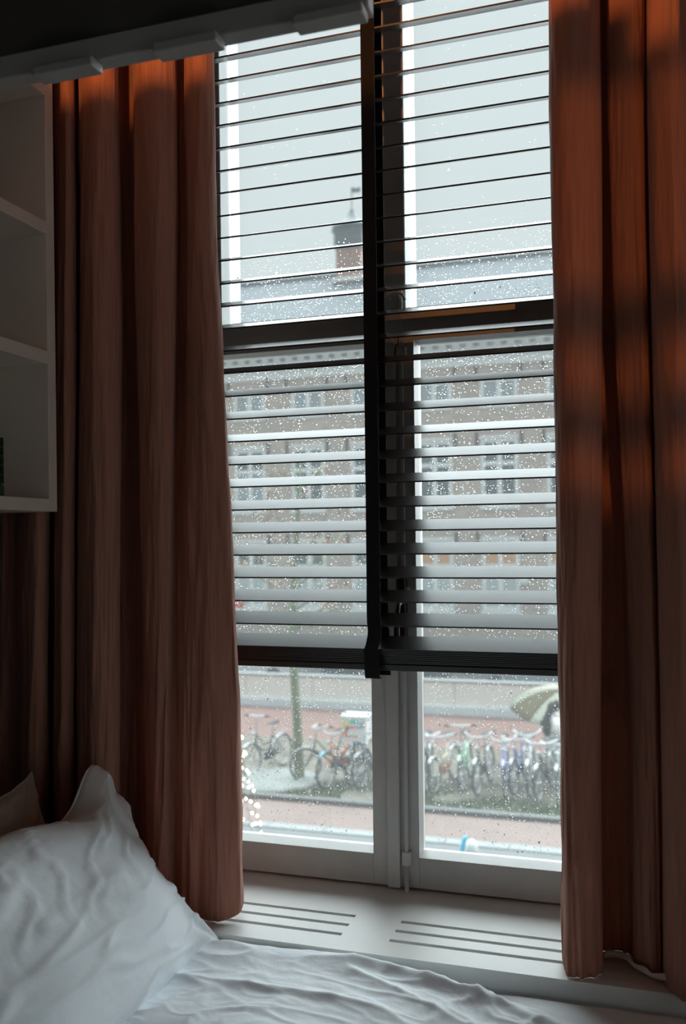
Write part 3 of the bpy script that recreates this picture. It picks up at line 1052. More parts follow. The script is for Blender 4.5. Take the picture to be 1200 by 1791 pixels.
# ------------------------------------------------------------------ brick building
FY = 34.0
bld = empty('brick_building', (-8, FY, G), 'long brown brick building with white sash windows and slate roof', 'building')
M_BRICK = brick_mat('brown_brick', (0.47, 0.40, 0.355), (0.54, 0.46, 0.41), (0.56, 0.52, 0.48), 1.6, 'XZ')
M_WHITE = mat('white_joinery', (0.78, 0.80, 0.80), 0.6)
M_PANE = mat('far_window_glass', (0.10, 0.13, 0.14), 0.25, var=0.2, vscale=0.7)
M_PANEL_L = mat('net_curtain_window', (0.50, 0.55, 0.57), 0.4, var=0.08, vscale=0.6)
M_PANE_M = mat('sky_tinted_window', (0.33, 0.39, 0.42), 0.35, var=0.1, vscale=0.6)  # pale sky reflection put into the pane colour
M_ORANGE = mat('orange_blind', (0.62, 0.36, 0.20), 0.8)
M_SLATE = mat('wet_slate', (0.145, 0.172, 0.188), 0.7, var=0.12, vscale=4, stretch=(1, 1, 3), bump=0.15, bscale=10)
M_IRON = mat('black_iron', (0.07, 0.065, 0.06), 0.7)
COLX = [-22.4, -19.95, -17.5, -15.0, -12.5, -10.05, -7.45, -5.0, -2.6, -0.15, 2.3, 4.75]
HW = 0.70
ROWS = [(6.36, 7.36, False), (2.62, 5.10, True), (-1.28, 1.36, True)]
xs, zs, holes = [-24.5], [G - 0.13], []
for cx in COLX:
    xs += [cx - HW, cx + HW]
for (a, b, c_) in reversed(ROWS):
    zs += [a, b]
xs.append(7.0)
zs.append(7.82)
for cx in COLX:
    for (a, b, c_) in ROWS:
        holes.append((cx - HW, cx + HW, a, b))
cells(MB(), xs, zs, holes, FY, FY + 0.35).build('wall', M_BRICK, bld) if False else None
mbw = MB()
cells(mbw, xs, zs, holes, FY, FY + 0.35)
mbw.build('brick_wall', M_BRICK, bld)
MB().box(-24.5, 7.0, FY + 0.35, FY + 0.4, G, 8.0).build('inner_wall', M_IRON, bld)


def far_window(cx, z0, z1, cross, top_m, low_m):
    m_ = MB()
    f = 0.15
    y0, y1 = FY + 0.04, FY + 0.14
    m_.box(cx - HW, cx - HW + f, y0, y1, z0, z1)
    m_.box(cx + HW - f, cx + HW, y0, y1, z0, z1)
    m_.box(cx - HW + f, cx + HW - f, y0, y1, z0, z0 + f)
    m_.box(cx - HW + f, cx + HW - f, y0, y1, z1 - f, z1)
    m_.box(cx - 0.085, cx + 0.085, y0, y1, z0 + f, z1 - f)
    zt = z0 + (z1 - z0) * 0.63
    if cross:
        for s in (-1, 1):
            xa, xb = (cx - HW + f, cx - 0.085) if s < 0 else (cx + 0.085, cx + HW - f)
            m_.box(xa, xb, y0, y1, zt - 0.08, zt + 0.08)
    w_ = m_.build('window', M_WHITE, bld)
    for s in (-1, 1):
        xa, xb = (cx - HW + f, cx - 0.085) if s < 0 else (cx + 0.085, cx + HW - f)
        if cross:
            MB().box(xa, xb, y1 - 0.03, y1, z0 + f, zt - 0.08).build('pane', low_m, w_)
            MB().box(xa, xb, y1 - 0.03, y1, zt + 0.08, z1 - f).build('pane', top_m, w_)
        else:
            MB().box(xa, xb, y1 - 0.03, y1, z0 + f, z1 - f).build('pane', low_m, w_)
    MB().box(cx - HW - 0.04, cx + HW + 0.04, FY - 0.09, FY + 0.06, z0 - 0.13, z0).build('window_sill', M_WHITE, bld)
    MB().box(cx - HW - 0.02, cx + HW + 0.02, FY - 0.02, FY + 0.06, z1, z1 + 0.10).build('lintel', M_WHITE, bld)


for i, cx in enumerate(COLX):
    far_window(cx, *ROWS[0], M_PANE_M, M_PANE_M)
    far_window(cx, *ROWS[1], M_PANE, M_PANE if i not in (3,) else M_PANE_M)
    far_window(cx, *ROWS[2], M_ORANGE if i in (6, 7, 8) else M_PANE, M_PANEL_L)
    for dx in (0.82, 1.62):
        for zc_ in (7.55, 5.05, 1.35):
            MB().box(cx + dx - 0.045, cx + dx + 0.045, FY - 0.05, FY, zc_ - 0.32, zc_ + 0.30).build('wall_anchor', M_IRON, bld)
# cornice with dentils
MB().box(-24.6, 7.1, FY - 0.10, FY + 0.3, 7.82, 8.15).build('frieze', M_WHITE, bld)
MB().box(-24.6, 7.1, FY - 0.30, FY + 0.3, 8.15, 8.45).build('cornice_bed', M_WHITE, bld)
MB().box(-24.6, 7.1, FY - 0.55, FY + 0.3, 8.58, 8.84).build('gutter', M_WHITE, bld)
for i in range(62):
    x = -24.4 + i * 0.508
    MB().box(x, x + 0.26, FY - 0.45, FY + 0.1, 8.45, 8.58).build('bracket', M_WHITE, bld)
MB().prism([(FY - 0.45, 8.84), (38.0, 12.9), (42.5, 8.84)], -24.6, 7.1, 'X').build('roof', M_SLATE, bld)
MB().box(-24.6, 7.1, 37.9, 38.1, 12.85, 12.98).build('ridge_cap', M_SLATE, bld)
# ridge turret
TX = -11.82
tur = empty('roof_turret', (TX, 38.0, 12.2), 'small brick turret with pointed slate cap on the roof ridge', 'turret')
M_RB = brick_mat('red_turret_brick', (0.40, 0.22, 0.17), (0.46, 0.28, 0.22), (0.42, 0.33, 0.29), 2.0, 'XZ')
M_DSL = mat('dark_slate_cap', (0.14, 0.165, 0.175), 0.6, var=0.2)
MB().box(TX - 0.56, TX + 0.56, 37.44, 38.56, 12.2, 13.85).build('brick_shaft', M_RB, tur)
MB().box(TX - 0.72, TX + 0.72, 37.3, 38.7, 12.45, 12.62).build('stone_base', M_WHITE, tur)
MB().box(TX - 0.60, TX + 0.60, 37.40, 38.60, 13.85, 14.82).build('louvre_box', M_DSL, tur)
for j in range(5):
    MB().box(TX - 0.64, TX + 0.64, 37.36, 38.64, 13.95 + j * 0.17, 14.02 + j * 0.17).build('louvre', M_DSL, tur)
MB().lathe([(0.95, 0.0), (0.93, 0.07), (0.62, 0.22), (0.36, 0.42), (0.20, 0.62), (0.09, 0.82), (0.03, 0.88)], 8, (TX, 38.0, 14.80)).build('cap', M_DSL, tur)
MB().lathe([(0.0, -0.10), (0.10, 0.0), (0.0, 0.10)], 10, (TX, 38.0, 15.66)).build('ball', M_DSL, tur)
MB().tube([(TX, 38.0, 15.6), (TX, 38.0, 16.60)], 0.025, 6).build('rod', M_DSL, tur)
MB().prism([(TX, 16.42), (TX + 0.40, 16.40), (TX + 0.40, 16.62), (TX + 0.20, 16.58), (TX, 16.66)], 37.98, 38.02, 'Y').build('vane', M_DSL, tur)
# round signs on the facade
sg = MB().lathe([(0.0, 0), (0.26, 0.02), (0.28, 0.05), (0.0, 0.09)], 20).build('round_sign', mat('orange_red_enamel', (0.75, 0.12, 0.05), 0.5), None, smooth=True)
sg.rotation_euler = (PI / 2, 0, 0)
sg.location = (-15.60, FY - 0.01, -1.12)
tag(sg, 'round orange-red sign on the facade by the left curtain edge', 'sign')
gl_ = empty('globe_lamp', (-4.13, FY - 0.2, -0.14), 'white globe lamp on the brick pier right of a ground-floor window', 'lamp')
MB().lathe([(0, -0.20), (0.12, -0.16), (0.20, 0), (0.12, 0.16), (0, 0.20)], 16, (-4.13, FY - 0.24, -0.14)).build('globe', M_WHITE, gl_, smooth=True)
MB().box(-4.17, -4.09, FY - 0.24, FY, -0.36, -0.30).build('bracket', M_IRON, gl_)

# ------------------------------------------------------------------ parked cars behind the parapet
def car(x, y, rz, body_m, label):
    root = empty('parked_car', (0, 0, 0), label, 'car', 'cars parked in front of the brick building')
    side = [(-2.05, 0.30), (2.05, 0.30), (2.10, 0.62), (1.95, 0.82), (1.05, 0.95), (0.45, 1.42), (-1.05, 1.45), (-1.75, 1.0), (-2.1, 0.92)]
    MB().prism(side, -0.82, 0.82, 'Y').build('body', body_m, root, bevel=0.06)
    MB().prism([(0.98, 0.97), (0.42, 1.37), (-1.02, 1.39), (-1.62, 1.0)], -0.835, 0.835, 'Y').build('side_window', M_PANE, root)
    for sx in (-1.3, 1.3):
        for sy in (-0.78, 0.78):
            MB().tube([(sx, sy - 0.1, 0.31), (sx, sy + 0.1, 0.31)], 0.31, 18).build('wheel', M_IRON, root)
    for sy in (-0.6, 0.6):
        MB().box(2.0, 2.12, sy - 0.16, sy + 0.16, 0.62, 0.76).build('headlight', M_WHITE, root)
    root.location = (x, y, G - 0.13)
    root.rotation_euler = (0, 0, rz)


car(-13.2, 29.6, PI, mat('car_silver', (0.55, 0.57, 0.58), 0.3), 'silver car parked behind the parapet near the left curtain')
car(-8.2, 29.7, 0.0, mat('car_black', (0.05, 0.055, 0.06), 0.3), 'black car parked behind the parapet near the window stile')
car(-3.1, 29.5, 0.0, mat('car_grey', (0.22, 0.24, 0.25), 0.3), 'dark grey car parked behind the parapet on the right')

# ------------------------------------------------------------------ street tree
tree = empty('street_tree', (-6.47, 16.95, G), 'slim mossy street tree with a few brown leaves on the verge', 'tree')
tpts = [(-6.50, 16.95, G - 0.05), (-6.49, 16.95, G + 0.15), (-6.52, 16.95, G + 1.2), (-6.60, 16.96, G + 2.6), (-6.55, 16.98, G + 4.0), (-6.46, 17.0, G + 5.4), (-6.40, 17.0, G + 6.4)]
MB().tube(tpts, [0.14, 0.105, 0.090, 0.080, 0.066, 0.045, 0.015], 10).build('trunk', M_TRUNK, tree, smooth=True)
lp = []
rnd = random.Random(3)
for i in range(13):
    f = rnd.uniform(2.9, 6.0)
    a = rnd.uniform(0, 2 * PI)
    L = rnd.uniform(0.7, 1.5) * (1.2 if f < 4.8 else 0.8)
    p0 = Vector((-6.55 + 0.03 * (f - 4), 16.98, G + f))
    p1 = p0 + Vector((math.cos(a) * L * 0.5, math.sin(a) * L * 0.5, 0.28 * L))
    p2 = p0 + Vector((math.cos(a) * L, math.sin(a) * L, 0.75 * L))
    MB().tube([p0, p1, p2], [0.026, 0.016, 0.006], 6).build('branch', M_TRUNK, tree, smooth=True)
    for q in range(22):
        t = rnd.uniform(0.25, 1.0)
        b = p0.lerp(p1, t * 2) if t < 0.5 else p1.lerp(p2, t * 2 - 1)
        lp.append(b + Vector((rnd.uniform(-.22, .22), rnd.uniform(-.22, .22), rnd.uniform(-.25, .12))))
m_ = MB()
for p in lp:
    s = rnd.uniform(0.035, 0.075)
    a, b = rnd.uniform(0, 2 * PI), rnd.uniform(-0.9, 0.9)
    e1 = Vector((math.cos(a), math.sin(a), b)).normalized() * s
    e2 = e1.cross(Vector((rnd.uniform(-1, 1), rnd.uniform(-1, 1), 1))).normalized() * s * 0.55
    m_.add([p - e1, p + e2, p + e1, p - e2], [(0, 1, 2, 3)])
lv = m_.build('leaves', M_LEAF, tree, fixn=False)
lv['kind'] = 'stuff'
lv['label'] = 'withered brown leaves'

# ------------------------------------------------------------------ bicycles
M_TYRE = mat('bicycle_tyre', (0.035, 0.035, 0.035), 0.8)
M_CHROME = mat('wet_chrome', (0.52, 0.55, 0.57), 0.4, metal=0.5)
M_SADDLE = mat('black_saddle', (0.03, 0.03, 0.03), 0.5)
M_BLKP = mat('black_bike_paint', (0.05, 0.055, 0.06), 0.4)


def arc(cx, cz, r, a0, a1, n, y=0.0):
    return [(cx + r * math.cos(a0 + (a1 - a0) * i / n), y, cz + r * math.sin(a0 + (a1 - a0) * i / n)) for i in range(n + 1)]


def bicycle(x, y, rz, paint, label, hb=1.04, guard=None, step=True, lean=0.05, bar='swept', mud=None, lampc=True):
    root = empty('bicycle', (0, 0, 0), label, 'bicycle', 'bicycles parked along the verge')
    R = 0.335
    mud = mud or M_CHROME
    for (nm, ax) in (('rear_wheel', 0.0), ('front_wheel', 1.08)):
        m_ = MB()
        m_.tube(arc(ax, R, R - 0.018, 0, 2 * PI * 27 / 28, 27), 0.019, 6, closed=True)
        w_ = m_.build(nm, M_TYRE, root, smooth=True)
        MB().tube(arc(ax, R, R - 0.042, 0, 2 * PI * 27 / 28, 27), 0.009, 5, closed=True).build('rim', M_CHROME, w_, smooth=True)
        s_ = MB()
        for k in range(12):
            a = 2 * PI * k / 12
            s_.bar((ax, 0.012 * (-1) ** k, R), (ax + (R - 0.045) * math.cos(a), 0, R + (R - 0.045) * math.sin(a)), 0.003, 0.003)
        s_.tube([(ax, -0.05, R), (ax, 0.05, R)], 0.02, 8)
        s_.build('spokes', M_CHROME, w_)
    bb, st_, hd0, hd1 = (0.46, 0, 0.29), (0.30, 0, 0.80), (0.885, 0, 0.62), (0.845, 0, 0.82)
    m_ = MB()
    m_.tube([bb, st_], 0.017, 8)
    m_.tube([hd0, hd1], 0.021, 8)
    m_.tube([bb, hd0], 0.019, 8)
    m_.tube([(0.36, 0, 0.60) if step else (0.31, 0, 0.76), (0.62, 0, 0.56) if step else (0.55, 0, 0.78), hd1], 0.016, 8)
    for s in (-1, 1):
        m_.tube([bb, (0.0, s * 0.055, R)], 0.010, 6)
        m_.tube([(0.32, 0, 0.72), (0.0, s * 0.055, R)], 0.009, 6)
    m_.build('frame', paint, root, smooth=True)
    m_ = MB()
    for s in (-1, 1):
        m_.tube([(0.885, s * 0.03, 0.62), (0.93, s * 0.05, 0.52), (1.08, s * 0.05, R)], 0.012, 6)
    m_.build('fork', paint, root, smooth=True)
    m_ = MB()
    m_.tube([hd1, (0.82, 0, hb - 0.05), (0.83, 0, hb)], 0.014, 8)
    m_.build('stem', M_CHROME, root, smooth=True)
    if bar == 'swept':
        hp_ = catmull([(0.58, -0.30, hb + 0.02), (0.70, -0.28, hb + 0.04), (0.83, -0.15, hb + 0.01), (0.84, 0, hb), (0.83, 0.15, hb + 0.01), (0.70, 0.28, hb + 0.04), (0.58, 0.30, hb + 0.02)], 4)
    elif bar == 'flat':
        hp_ = [(0.80, -0.30, hb + 0.02), (0.83, 0, hb + 0.01), (0.80, 0.30, hb + 0.02)]
    else:
        hp_ = catmull([(0.66, -0.29, hb + 0.10), (0.78, -0.24, hb + 0.07), (0.84, -0.12, hb), (0.84, 0.12, hb), (0.78, 0.24, hb + 0.07), (0.66, 0.29, hb + 0.10)], 4)
    hbar = MB().tube(hp_, 0.018, 8).build('handlebar', M_CHROME, root, smooth=True)
    for e in (0, -1):
        a, b = Vector(hp_[e]), Vector(hp_[1 if e == 0 else -2])
        d = (b - a).normalized()
        MB().tube([a - d * 0.01, a + d * 0.10], 0.021, 8).build('grip', M_SADDLE, hbar, smooth=True)
    MB().tube([st_, (0.275, 0, 0.92)], 0.012, 8).build('seat_post', M_CHROME, root, smooth=True)
    m_ = MB()
    m_.tube([(0.12, 0, 0.945), (0.17, 0, 0.955), (0.26, 0, 0.955), (0.36, 0, 0.95), (0.44, 0, 0.945)], [0.05, 0.095, 0.075, 0.04, 0.02], 10)
    m_.v = [(p[0], p[1], 0.95 + (p[2] - 0.95) * 0.42) for p in m_.v]
    m_.build('saddle', M_SADDLE, root, smooth=True)
    for (nm, ax, a0, a1) in (('mudguard', 0.0, 0.1, 3.3), ('mudguard', 1.08, 0.9, 3.6)):
        m_ = MB()
        P = arc(ax, R, R + 0.02, a0, a1, 16)
        m_.grid(17, 3, lambda u, v: (P[int(round(u * 16))][0], (v - 0.5) * 0.055, P[int(round(u * 16))][2] - abs(v - 0.5) * 0.02))
        m_.build(nm, mud, root, smooth=True, solid=0.003)
    m_ = MB()
    m_.prism([(0.02, R - 0.05), (0.44, 0.20), (0.55, 0.22), (0.55, 0.36), (0.46, 0.38), (0.02, R + 0.05)], -0.075, -0.045, 'Y')
    m_.build('chain_case', guard or M_BLKP, root, bevel=0.006)
    m_ = MB()
    for s in (-1, 1):
        m_.bar((-0.18, s * 0.06, 0.73), (0.24, s * 0.06, 0.73), 0.012, 0.012)
        m_.bar((-0.05, s * 0.06, 0.73), (0.0, s * 0.06, R), 0.008, 0.008)
    for k in range(4):
        m_.bar((-0.15 + k * 0.11, -0.06, 0.73), (-0.15 + k * 0.11, 0.06, 0.73), 0.010, 0.010)
    m_.build('luggage_rack', M_CHROME, root)
    for s in (-1, 1):
        m_ = MB()
        m_.bar((0.46, s * 0.08, 0.29), (0.46 + s * 0.12, s * 0.09, 0.29 - s * 0.12), 0.014, 0.014)
        m_.box(0.46 + s * 0.12 - 0.045, 0.46 + s * 0.12 + 0.045, s * 0.13 - 0.04, s * 0.13 + 0.04, 0.28 - s * 0.12, 0.30 - s * 0.12)
        m_.build('pedal', M_BLKP, root)
    if lampc:
        MB().lathe([(0.0, -0.045), (0.035, -0.03), (0.048, 0.02), (0.0, 0.035)], 12, (0, 0, 0)).build('headlight', M_CHROME, root, smooth=True).location = (0.95, 0, 0.84)
    m_ = MB()
    m_.tube([(0.38, 0.05, 0.27), (0.30, 0.14, 0.01)], 0.010, 6)
    m_.build('kickstand', M_CHROME, root)
    root.location = (x, y, G + 0.03)
    root.rotation_euler = (lean, 0, rz)
    return root


D90 = -PI / 2          # front wheel towards the window


def park(hx, hy, rz, *a, **k):
    """place by the handlebar position"""
    c, s = math.cos(rz), math.sin(rz)
    return bicycle(hx - 0.82 * c, hy - 0.82 * s, rz, *a, **k)


P_ORG = mat('orange_bike_paint', (0.80, 0.22, 0.07), 0.45)
P_MINT = mat('mint_bike_paint', (0.45, 0.68, 0.52), 0.45)
P_LAV = mat('lavender_bike_paint', (0.46, 0.45, 0.72), 0.45)
P_NAVY = mat('navy_bike_paint', (0.05, 0.12, 0.38), 0.4)
P_WHITE = mat('white_bike_paint', (0.74, 0.76, 0.77), 0.4)
P_CREAM = mat('cream_bike_paint', (0.74, 0.62, 0.48), 0.45)
P_BLUE = mat('sky_blue_guard', (0.25, 0.55, 0.72), 0.4)
P_GREY = mat('grey_bike_paint', (0.35, 0.37, 0.38), 0.4)
park(-7.45, 17.2, D90 - 0.25, M_BLKP, 'black bicycle with straight pale handlebar behind the string lights', hb=1.16, bar='flat')
park(-6.10, 17.0, D90 - 0.85, M_BLKP, 'black bicycle leaning right beside the tree trunk', hb=1.02, bar='swept', lean=0.12)
park(-5.72, 16.85, D90 - 0.28, P_ORG, 'orange bicycle with sky blue mudguard near the tree', hb=0.98, bar='high', mud=P_BLUE)
box_bike = park(-5.36, 17.15, D90 - 0.05, M_BLKP, 'black bicycle carrying the coloured delivery box', hb=1.00, bar='flat')
park(-5.10, 17.0, D90 - 0.2, P_GREY, 'grey bicycle half hidden by the central window stile', hb=1.00)
park(-3.92, 17.0, D90 + 0.12, M_BLKP, 'black bicycle nearest the stile in the right pane', hb=1.00, bar='swept')
park(-3.68, 17.0, D90 - 0.16, P_CREAM, 'cream bicycle with an orange chain case', hb=1.00, bar='swept', guard=P_ORG, mud=P_WHITE)
park(-3.27, 17.25, D90 + 0.04, P_MINT, 'mint green bicycle with a tall straight handlebar', hb=1.17, bar='flat', mud=P_MINT, step=True)
park(-2.92, 17.1, D90 - 0.06, M_BLKP, 'black bicycle between the mint and lavender bicycles', hb=1.02, bar='high', step=False)
park(-2.46, 17.1, D90 + 0.10, P_LAV, 'lavender bicycle with upturned pale handlebar', hb=0.98, bar='high', mud=P_LAV)
park(-2.27, 17.3, D90 - 0.10, P_NAVY, 'navy blue bicycle beside the lavender bicycle', hb=0.96, bar='swept', guard=P_NAVY)
park(-2.03, 17.25, D90 + 0.05, P_WHITE, 'white bicycle with pale mudguards left of the person', hb=1.08, bar='high', mud=P_WHITE)
park(-1.78, 17.0, D90 - 0.12, M_BLKP, 'black bicycle in front of the person', hb=0.98, bar='swept')
park(-1.50, 17.05, D90 + 0.06, P_GREY, 'grey bicycle at the right curtain edge', hb=0.97, bar='swept')

# coloured delivery box on the black bicycle
bx = empty('delivery_box', (-5.34, 17.05, G + 1.0), 'white delivery box with coloured patches on the black bicycle', 'box')
BX, BY = (-5.60, -5.10), (16.92, 17.30)
MB().box(BX[0], BX[1], BY[0], BY[1], G + 0.86, G + 1.30).build('box_body', M_WHITE, bx, bevel=0.015)
MB().box(BX[0] - 0.02, BX[1] + 0.02, BY[0] - 0.02, BY[1] + 0.02, G + 1.30, G + 1.37).build('lid', M_WHITE, bx, bevel=0.02)
yb = BY[0] - 0.004


def patch(x0, x1, z0, z1, col, nm, dy=0.0):
    MB().box(x0, x1, yb - dy, BY[0] + 0.002, G + z0, G + z1).build('printed_patch', mat(nm, col, 0.6), bx)


patch(-5.59, -5.44, 1.14, 1.28, (0.78, 0.68, 0.32), 'yellow_print')
patch(-5.42, -5.26, 1.20, 1.28, (0.10, 0.52, 0.45), 'teal_print')
patch(-5.24, -5.17, 1.12, 1.25, (0.12, 0.48, 0.62), 'blue_print')
patch(-5.16, -5.11, 1.12, 1.27, (0.78, 0.42, 0.42), 'pink_print')
patch(-5.58, -5.50, 0.95, 1.13, (0.86, 0.42, 0.12), 'amber_print')
patch(-5.49, -5.24, 1.12, 1.16, (0.78, 0.10, 0.09), 'red_print', 0.003)
patch(-5.49, -5.24, 0.95, 0.98, (0.78, 0.20, 0.17), 'rose_print', 0.003)
patch(-5.50, -5.47, 0.95, 1.15, (0.78, 0.20, 0.17), 'rose_print', 0.003)
patch(-5.14, -5.11, 0.90, 1.00, (0.10, 0.52, 0.45), 'teal_print')

# ------------------------------------------------------------------ person with umbrella
def skin_obj(name, verts, edges, radii, m, parent, sub=2, root=0):
    me = bpy.data.meshes.new(name)
    me.from_pydata(verts, edges, [])
    o = bpy.data.objects.new(name, me)
    COL.objects.link(o)
    o.parent = parent
    md = o.modifiers.new('skin', 'SKIN')
    md.use_smooth_shade = True
    sv = me.skin_vertices[0].data if me.skin_vertices else None
    if sv is None:
        bm_ = bmesh.new(); bm_.from_mesh(me); bm_.verts.layers.skin.verify(); bm_.to_mesh(me); bm_.free()
        sv = me.skin_vertices[0].data
    for i, r in enumerate(radii):
        sv[i].radius = r if isinstance(r, tuple) else (r, r)
        sv[i].use_root = (i == root)
    s = o.modifiers.new('sub', 'SUBSURF')
    s.levels = s.render_levels = sub
    me.materials.append(m)
    return o


PX, PY = -1.66, 18.40
per = empty('person', (0, 0, 0), 'person with long dark hair in a pale coat standing behind the bicycles', 'person')
M_SKIN = mat('skin', (0.62, 0.42, 0.34), 0.6)
M_COAT = mat('pale_coat', (0.78, 0.74, 0.72), 0.85, var=0.05)
M_TROUS = mat('dark_trousers', (0.06, 0.065, 0.08), 0.8)
M_HAIR = mat('dark_hair', (0.025, 0.022, 0.022), 0.6)
# facing +x (local), z up
V_ = [(0, 0, 0.95), (0, 0, 1.12), (0.01, 0, 1.30), (0.0, 0, 1.42), (0.01, 0, 1.50), (0.03, 0, 1.585), (0.045, 0, 1.66),
      (0, 0.10, 0.90), (0.03, 0.10, 0.50), (-0.02, 0.10, 0.10), (0.12, 0.10, 0.035),
      (0, -0.10, 0.90), (0.05, -0.10, 0.50), (0.02, -0.10, 0.10), (0.16, -0.10, 0.035),
      (0, 0.18, 1.40), (0.02, 0.24, 1.14), (0.16, 0.16, 1.16), (0.24, 0.12, 1.24),
      (0, -0.18, 1.40), (-0.03, -0.25, 1.14), (0.05, -0.25, 0.90), (0.07, -0.25, 0.82)]
E_ = [(0, 1), (1, 2), (2, 3), (3, 4), (4, 5), (5, 6), (0, 7), (7, 8), (8, 9), (9, 10), (0, 11), (11, 12), (12, 13), (13, 14),
      (3, 15), (15, 16), (16, 17), (17, 18), (3, 19), (19, 20), (20, 21), (21, 22)]
R_ = [(.13, .15), (.12, .14), (.12, .16), (.09, .13), .055, (.085, .072), (.088, .075), .09, .065, .045, .045, .09, .065, .045, .045,
      .06, .05, .038, .035, .06, .05, .038, .035]
body = skin_obj('body', V_, E_, R_, M_TROUS, per)
# head with face
hd = MB()
hd.lathe([(0.0, -0.125), (0.045, -0.115), (0.07, -0.07), (0.080, 0.0), (0.082, 0.05), (0.065, 0.095), (0.0, 0.12)], 18, (0.04, 0, 1.635))
hd.v = [(0.04 + (p[0] - 0.04) * 1.16, p[1] * 0.95, p[2]) for p in hd.v]
head = hd.build('head', M_SKIN, per, smooth=True)
MB().lathe([(0.0, -0.025), (0.014, -0.018), (0.010, 0.0), (0.0, 0.025)], 8, (0.135, 0, 1.615)).build('nose', M_SKIN, head, smooth=True)
for s in (-1, 1):
    MB().lathe([(0.0, -0.010), (0.011, 0), (0.0, 0.010)], 8, (0.122, s * 0.030, 1.642)).build('eye', M_HAIR, head, smooth=True)
    MB().lathe([(0.0, -0.03), (0.014, 0.0), (0.0, 0.03)], 8, (0.035, s * 0.079, 1.63)).build('ear', M_SKIN, head, smooth=True)
MB().box(0.118, 0.130, -0.022, 0.022, 1.568, 1.575).build('mouth', mat('lip', (0.45, 0.18, 0.16), 0.5), head)
hr = MB()
hr.lathe([(0.092, -0.05), (0.098, 0.0), (0.094, 0.05), (0.07, 0.10), (0.0, 0.128)], 18, (0.018, 0, 1.645))
hr.tube([(-0.03, 0, 1.70), (-0.085, 0, 1.62), (-0.12, 0, 1.50), (-0.17, 0, 1.36), (-0.21, -0.01, 1.24), (-0.19, -0.02, 1.06), (-0.16, -0.02, 0.88)], [0.09, 0.11, 0.10, 0.12, 0.15, 0.11, 0.04], 12)
hr.build('hair', M_HAIR, per, smooth=True)
ctm = MB()
ctm.lathe([(0.30, 0.62), (0.27, 0.80), (0.215, 1.05), (0.225, 1.22), (0.225, 1.34), (0.17, 1.45), (0.08, 1.52)], 22)
ctm.v = [(p[0] * 0.78, p[1] * 1.0, p[2]) for p in ctm.v]
for s, pts in ((1, [(0, 0.17, 1.40), (0.02, 0.26, 1.13), (0.15, 0.18, 1.16), (0.20, 0.15, 1.20)]), (-1, [(0, -0.17, 1.40), (-0.03, -0.27, 1.13), (0.05, -0.26, 0.90)])):
    ctm.tube(pts, [0.085, 0.075, 0.062, 0.055][:len(pts)], 12)
ctm.build('coat', M_COAT, per, smooth=True)
MB().lathe([(0.218, -0.03), (0.222, 0.0), (0.218, 0.03)], 22, (0, 0, 1.06)).build('belt', mat('beige_belt', (0.5, 0.42, 0.33), 0.7), per).scale = (0.80, 1.02, 1)


def hand(base, d, up, name):
    m_ = MB()
    base, d, up = Vector(base), Vector(d).normalized(), Vector(up).normalized()
    s = d.cross(up).normalized()
    m_.tube([base - d * 0.02, base + d * 0.05, base + d * 0.09], [0.026, 0.036, 0.032], 10)
    for i, L in enumerate((0.065, 0.075, 0.07, 0.055)):
        o = base + d * 0.085 + s * (i - 1.5) * 0.018
        m_.tube([o, o + d * L * 0.5 + up * 0.006, o + d * L * 0.8 - up * 0.015, o + d * L * 0.75 - up * 0.035], [0.0095, 0.009, 0.0085, 0.007], 7)
    o = base + d * 0.03 + s * 0.03
    m_.tube([o, o + s * 0.02 + d * 0.025 - up * 0.008, o + s * 0.012 + d * 0.05 - up * 0.02], [0.011, 0.010, 0.008], 7)
    m_.build(name, M_SKIN, per, smooth=True)


hand((0.215, 0.135, 1.22), (0.35, -0.2, 0.55), (-0.6, 0, 0.6), 'hand')
hand((0.065, -0.252, 0.86), (0.15, 0, -1), (1, 0, 0.2), 'hand')
per.location = (PX, PY, G + 0.03)
per.rotation_euler = (0, 0, 0.30)
per.scale = (0.88, 0.88, 0.88)

umb = empty('umbrella', (0, 0, 0), 'large pale umbrella open behind the person in the pale coat', 'umbrella')
M_UMB = mat('pale_umbrella_film', (0.66, 0.68, 0.62), 0.35, trans=0.45)
M_UMB2 = mat('tan_umbrella_band', (0.46, 0.43, 0.34), 0.5, trans=0.35)
UR, UH = 1.08, 0.46
M_UF = [M_UMB, M_UMB2]
for k in range(8):
    def gore(u, v, k=k):
        a = 2 * PI * (k + u) / 8
        r = UR * v * (1 - 0.035 * math.sin(PI * u) * v)
        return (r * math.cos(a), r * math.sin(a), UH * (1 - v ** 2.1))
    g = MB().grid(7, 9, gore).build('canopy_panel', M_UF[k % 2], umb, smooth=True, solid=0.003)
for k in range(8):
    a = 2 * PI * k / 8
    MB().tube([(UR * t * math.cos(a), UR * t * math.sin(a), UH * (1 - t ** 2.1) - 0.006) for t in (0.02, .25, .5, .75, .9, 1.0)], 0.006, 5).build('rib', M_CHROME, umb, smooth=True)
MB().tube([(0, 0, UH + 0.06), (0, 0, -0.55)], 0.008, 6).build('shaft', M_CHROME, umb, smooth=True)
MB().tube(catmull([(0, 0, -0.55), (0, 0, -0.66), (0.03, 0, -0.70), (0.06, 0, -0.66)], 4), 0.014, 8).build('handle', M_SADDLE, umb, smooth=True)
umb.location = (-1.62, 19.40, G + 1.20)
umb.rotation_euler = (math.radians(-32), 0.0, 0.0)

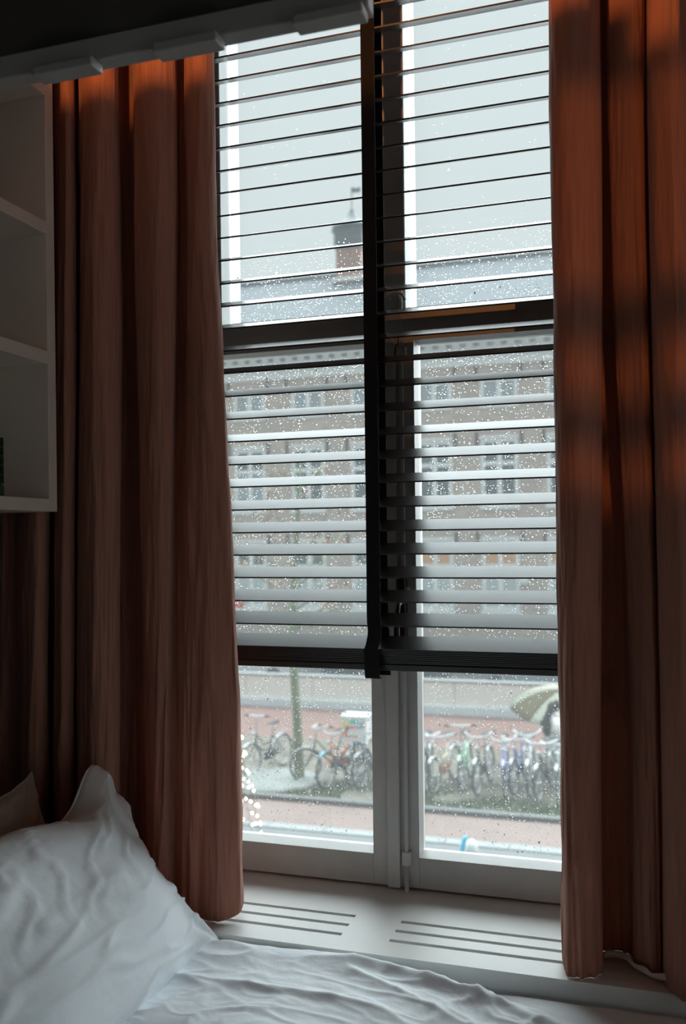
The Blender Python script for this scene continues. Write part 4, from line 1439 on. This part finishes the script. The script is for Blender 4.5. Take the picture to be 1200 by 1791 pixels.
# ------------------------------------------------------------------ bollard and blue pole on the near pavement
bo = empty('bollard', (-2.43, 13.2, G), 'short white bollard on the near pavement at the foot of the right pane', 'bollard')
MB().lathe([(0.085, 0), (0.085, 0.30), (0.075, 0.36), (0.03, 0.40), (0.0, 0.405)], 16, (-2.40, 13.2, G)).build('post', M_WHITE, bo, smooth=True)
MB().lathe([(0.088, 0.20), (0.088, 0.25)], 16, (-2.40, 13.2, G)).build('band', P_GREY, bo)
bp = MB().tube([(-2.62, 13.1, G), (-2.55, 13.1, G + 0.18), (-2.49, 13.1, G + 0.44), (-2.45, 13.1, G + 0.48)], [0.03, 0.035, 0.035, 0.02], 8).build('blue_pole', mat('bright_blue_plastic', (0.06, 0.50, 0.80), 0.5), None, smooth=True)
tag(bp, 'short bright blue pole leaning beside the white bollard', 'pole')

# ------------------------------------------------------------------ cone of string lights
lt = empty('light_tree', (-4.32, 9.0, G), 'cone of warm string lights on a pole outside the left pane', 'light tree')
MB().tube([(-4.32, 9.0, G), (-4.32, 9.0, -0.08)], 0.02, 8).build('pole', M_IRON, lt, smooth=True)
apex = Vector((-4.32, 9.0, -0.10))
HT = 3.2
M_WIRE = mat('brown_light_wire', (0.10, 0.065, 0.035), 0.8)
M_FAIRY = mat('fairy_bulb', (1, 0.9, 0.7), 0.4, emit=(1.0, 0.80, 0.50), estr=26.0)
rnd = random.Random(12)
spts = []
NT = 17
for i in range(901):
    f = (i / 900) ** 0.8
    a = 2 * PI * NT * f
    r = 0.06 + 0.72 * f + 0.03 * nz(f * 40, 0.3)
    spts.append(apex + Vector((r * math.cos(a), r * math.sin(a), -HT * f * 0.98 - 0.05 * math.sin(3 * a))))
MB().tube(spts, 0.004, 4).build('light_wire', M_WIRE, lt)
for k in range(7):
    a = 2 * PI * k / 7 + 0.3
    MB().tube([apex, apex + Vector((0.78 * math.cos(a), 0.78 * math.sin(a), -HT))], 0.003, 5).build('guy_wire', M_WIRE, lt)
b0 = None
for i in range(4, 901, 3):
    p = spts[i] + Vector((rnd.uniform(-.025, .025), rnd.uniform(-.025, .025), rnd.uniform(-.04, .02)))
    if b0 is None:
        b0 = MB().lathe([(0, -0.011), (0.008, -0.006), (0.008, 0.005), (0, 0.011)], 6, tuple(lt.location)).build('bulb', M_FAIRY, lt, smooth=True)
        o = b0
    else:
        o = b0.copy()
        COL.objects.link(o)
        o.parent = lt
    o.location = p - lt.location
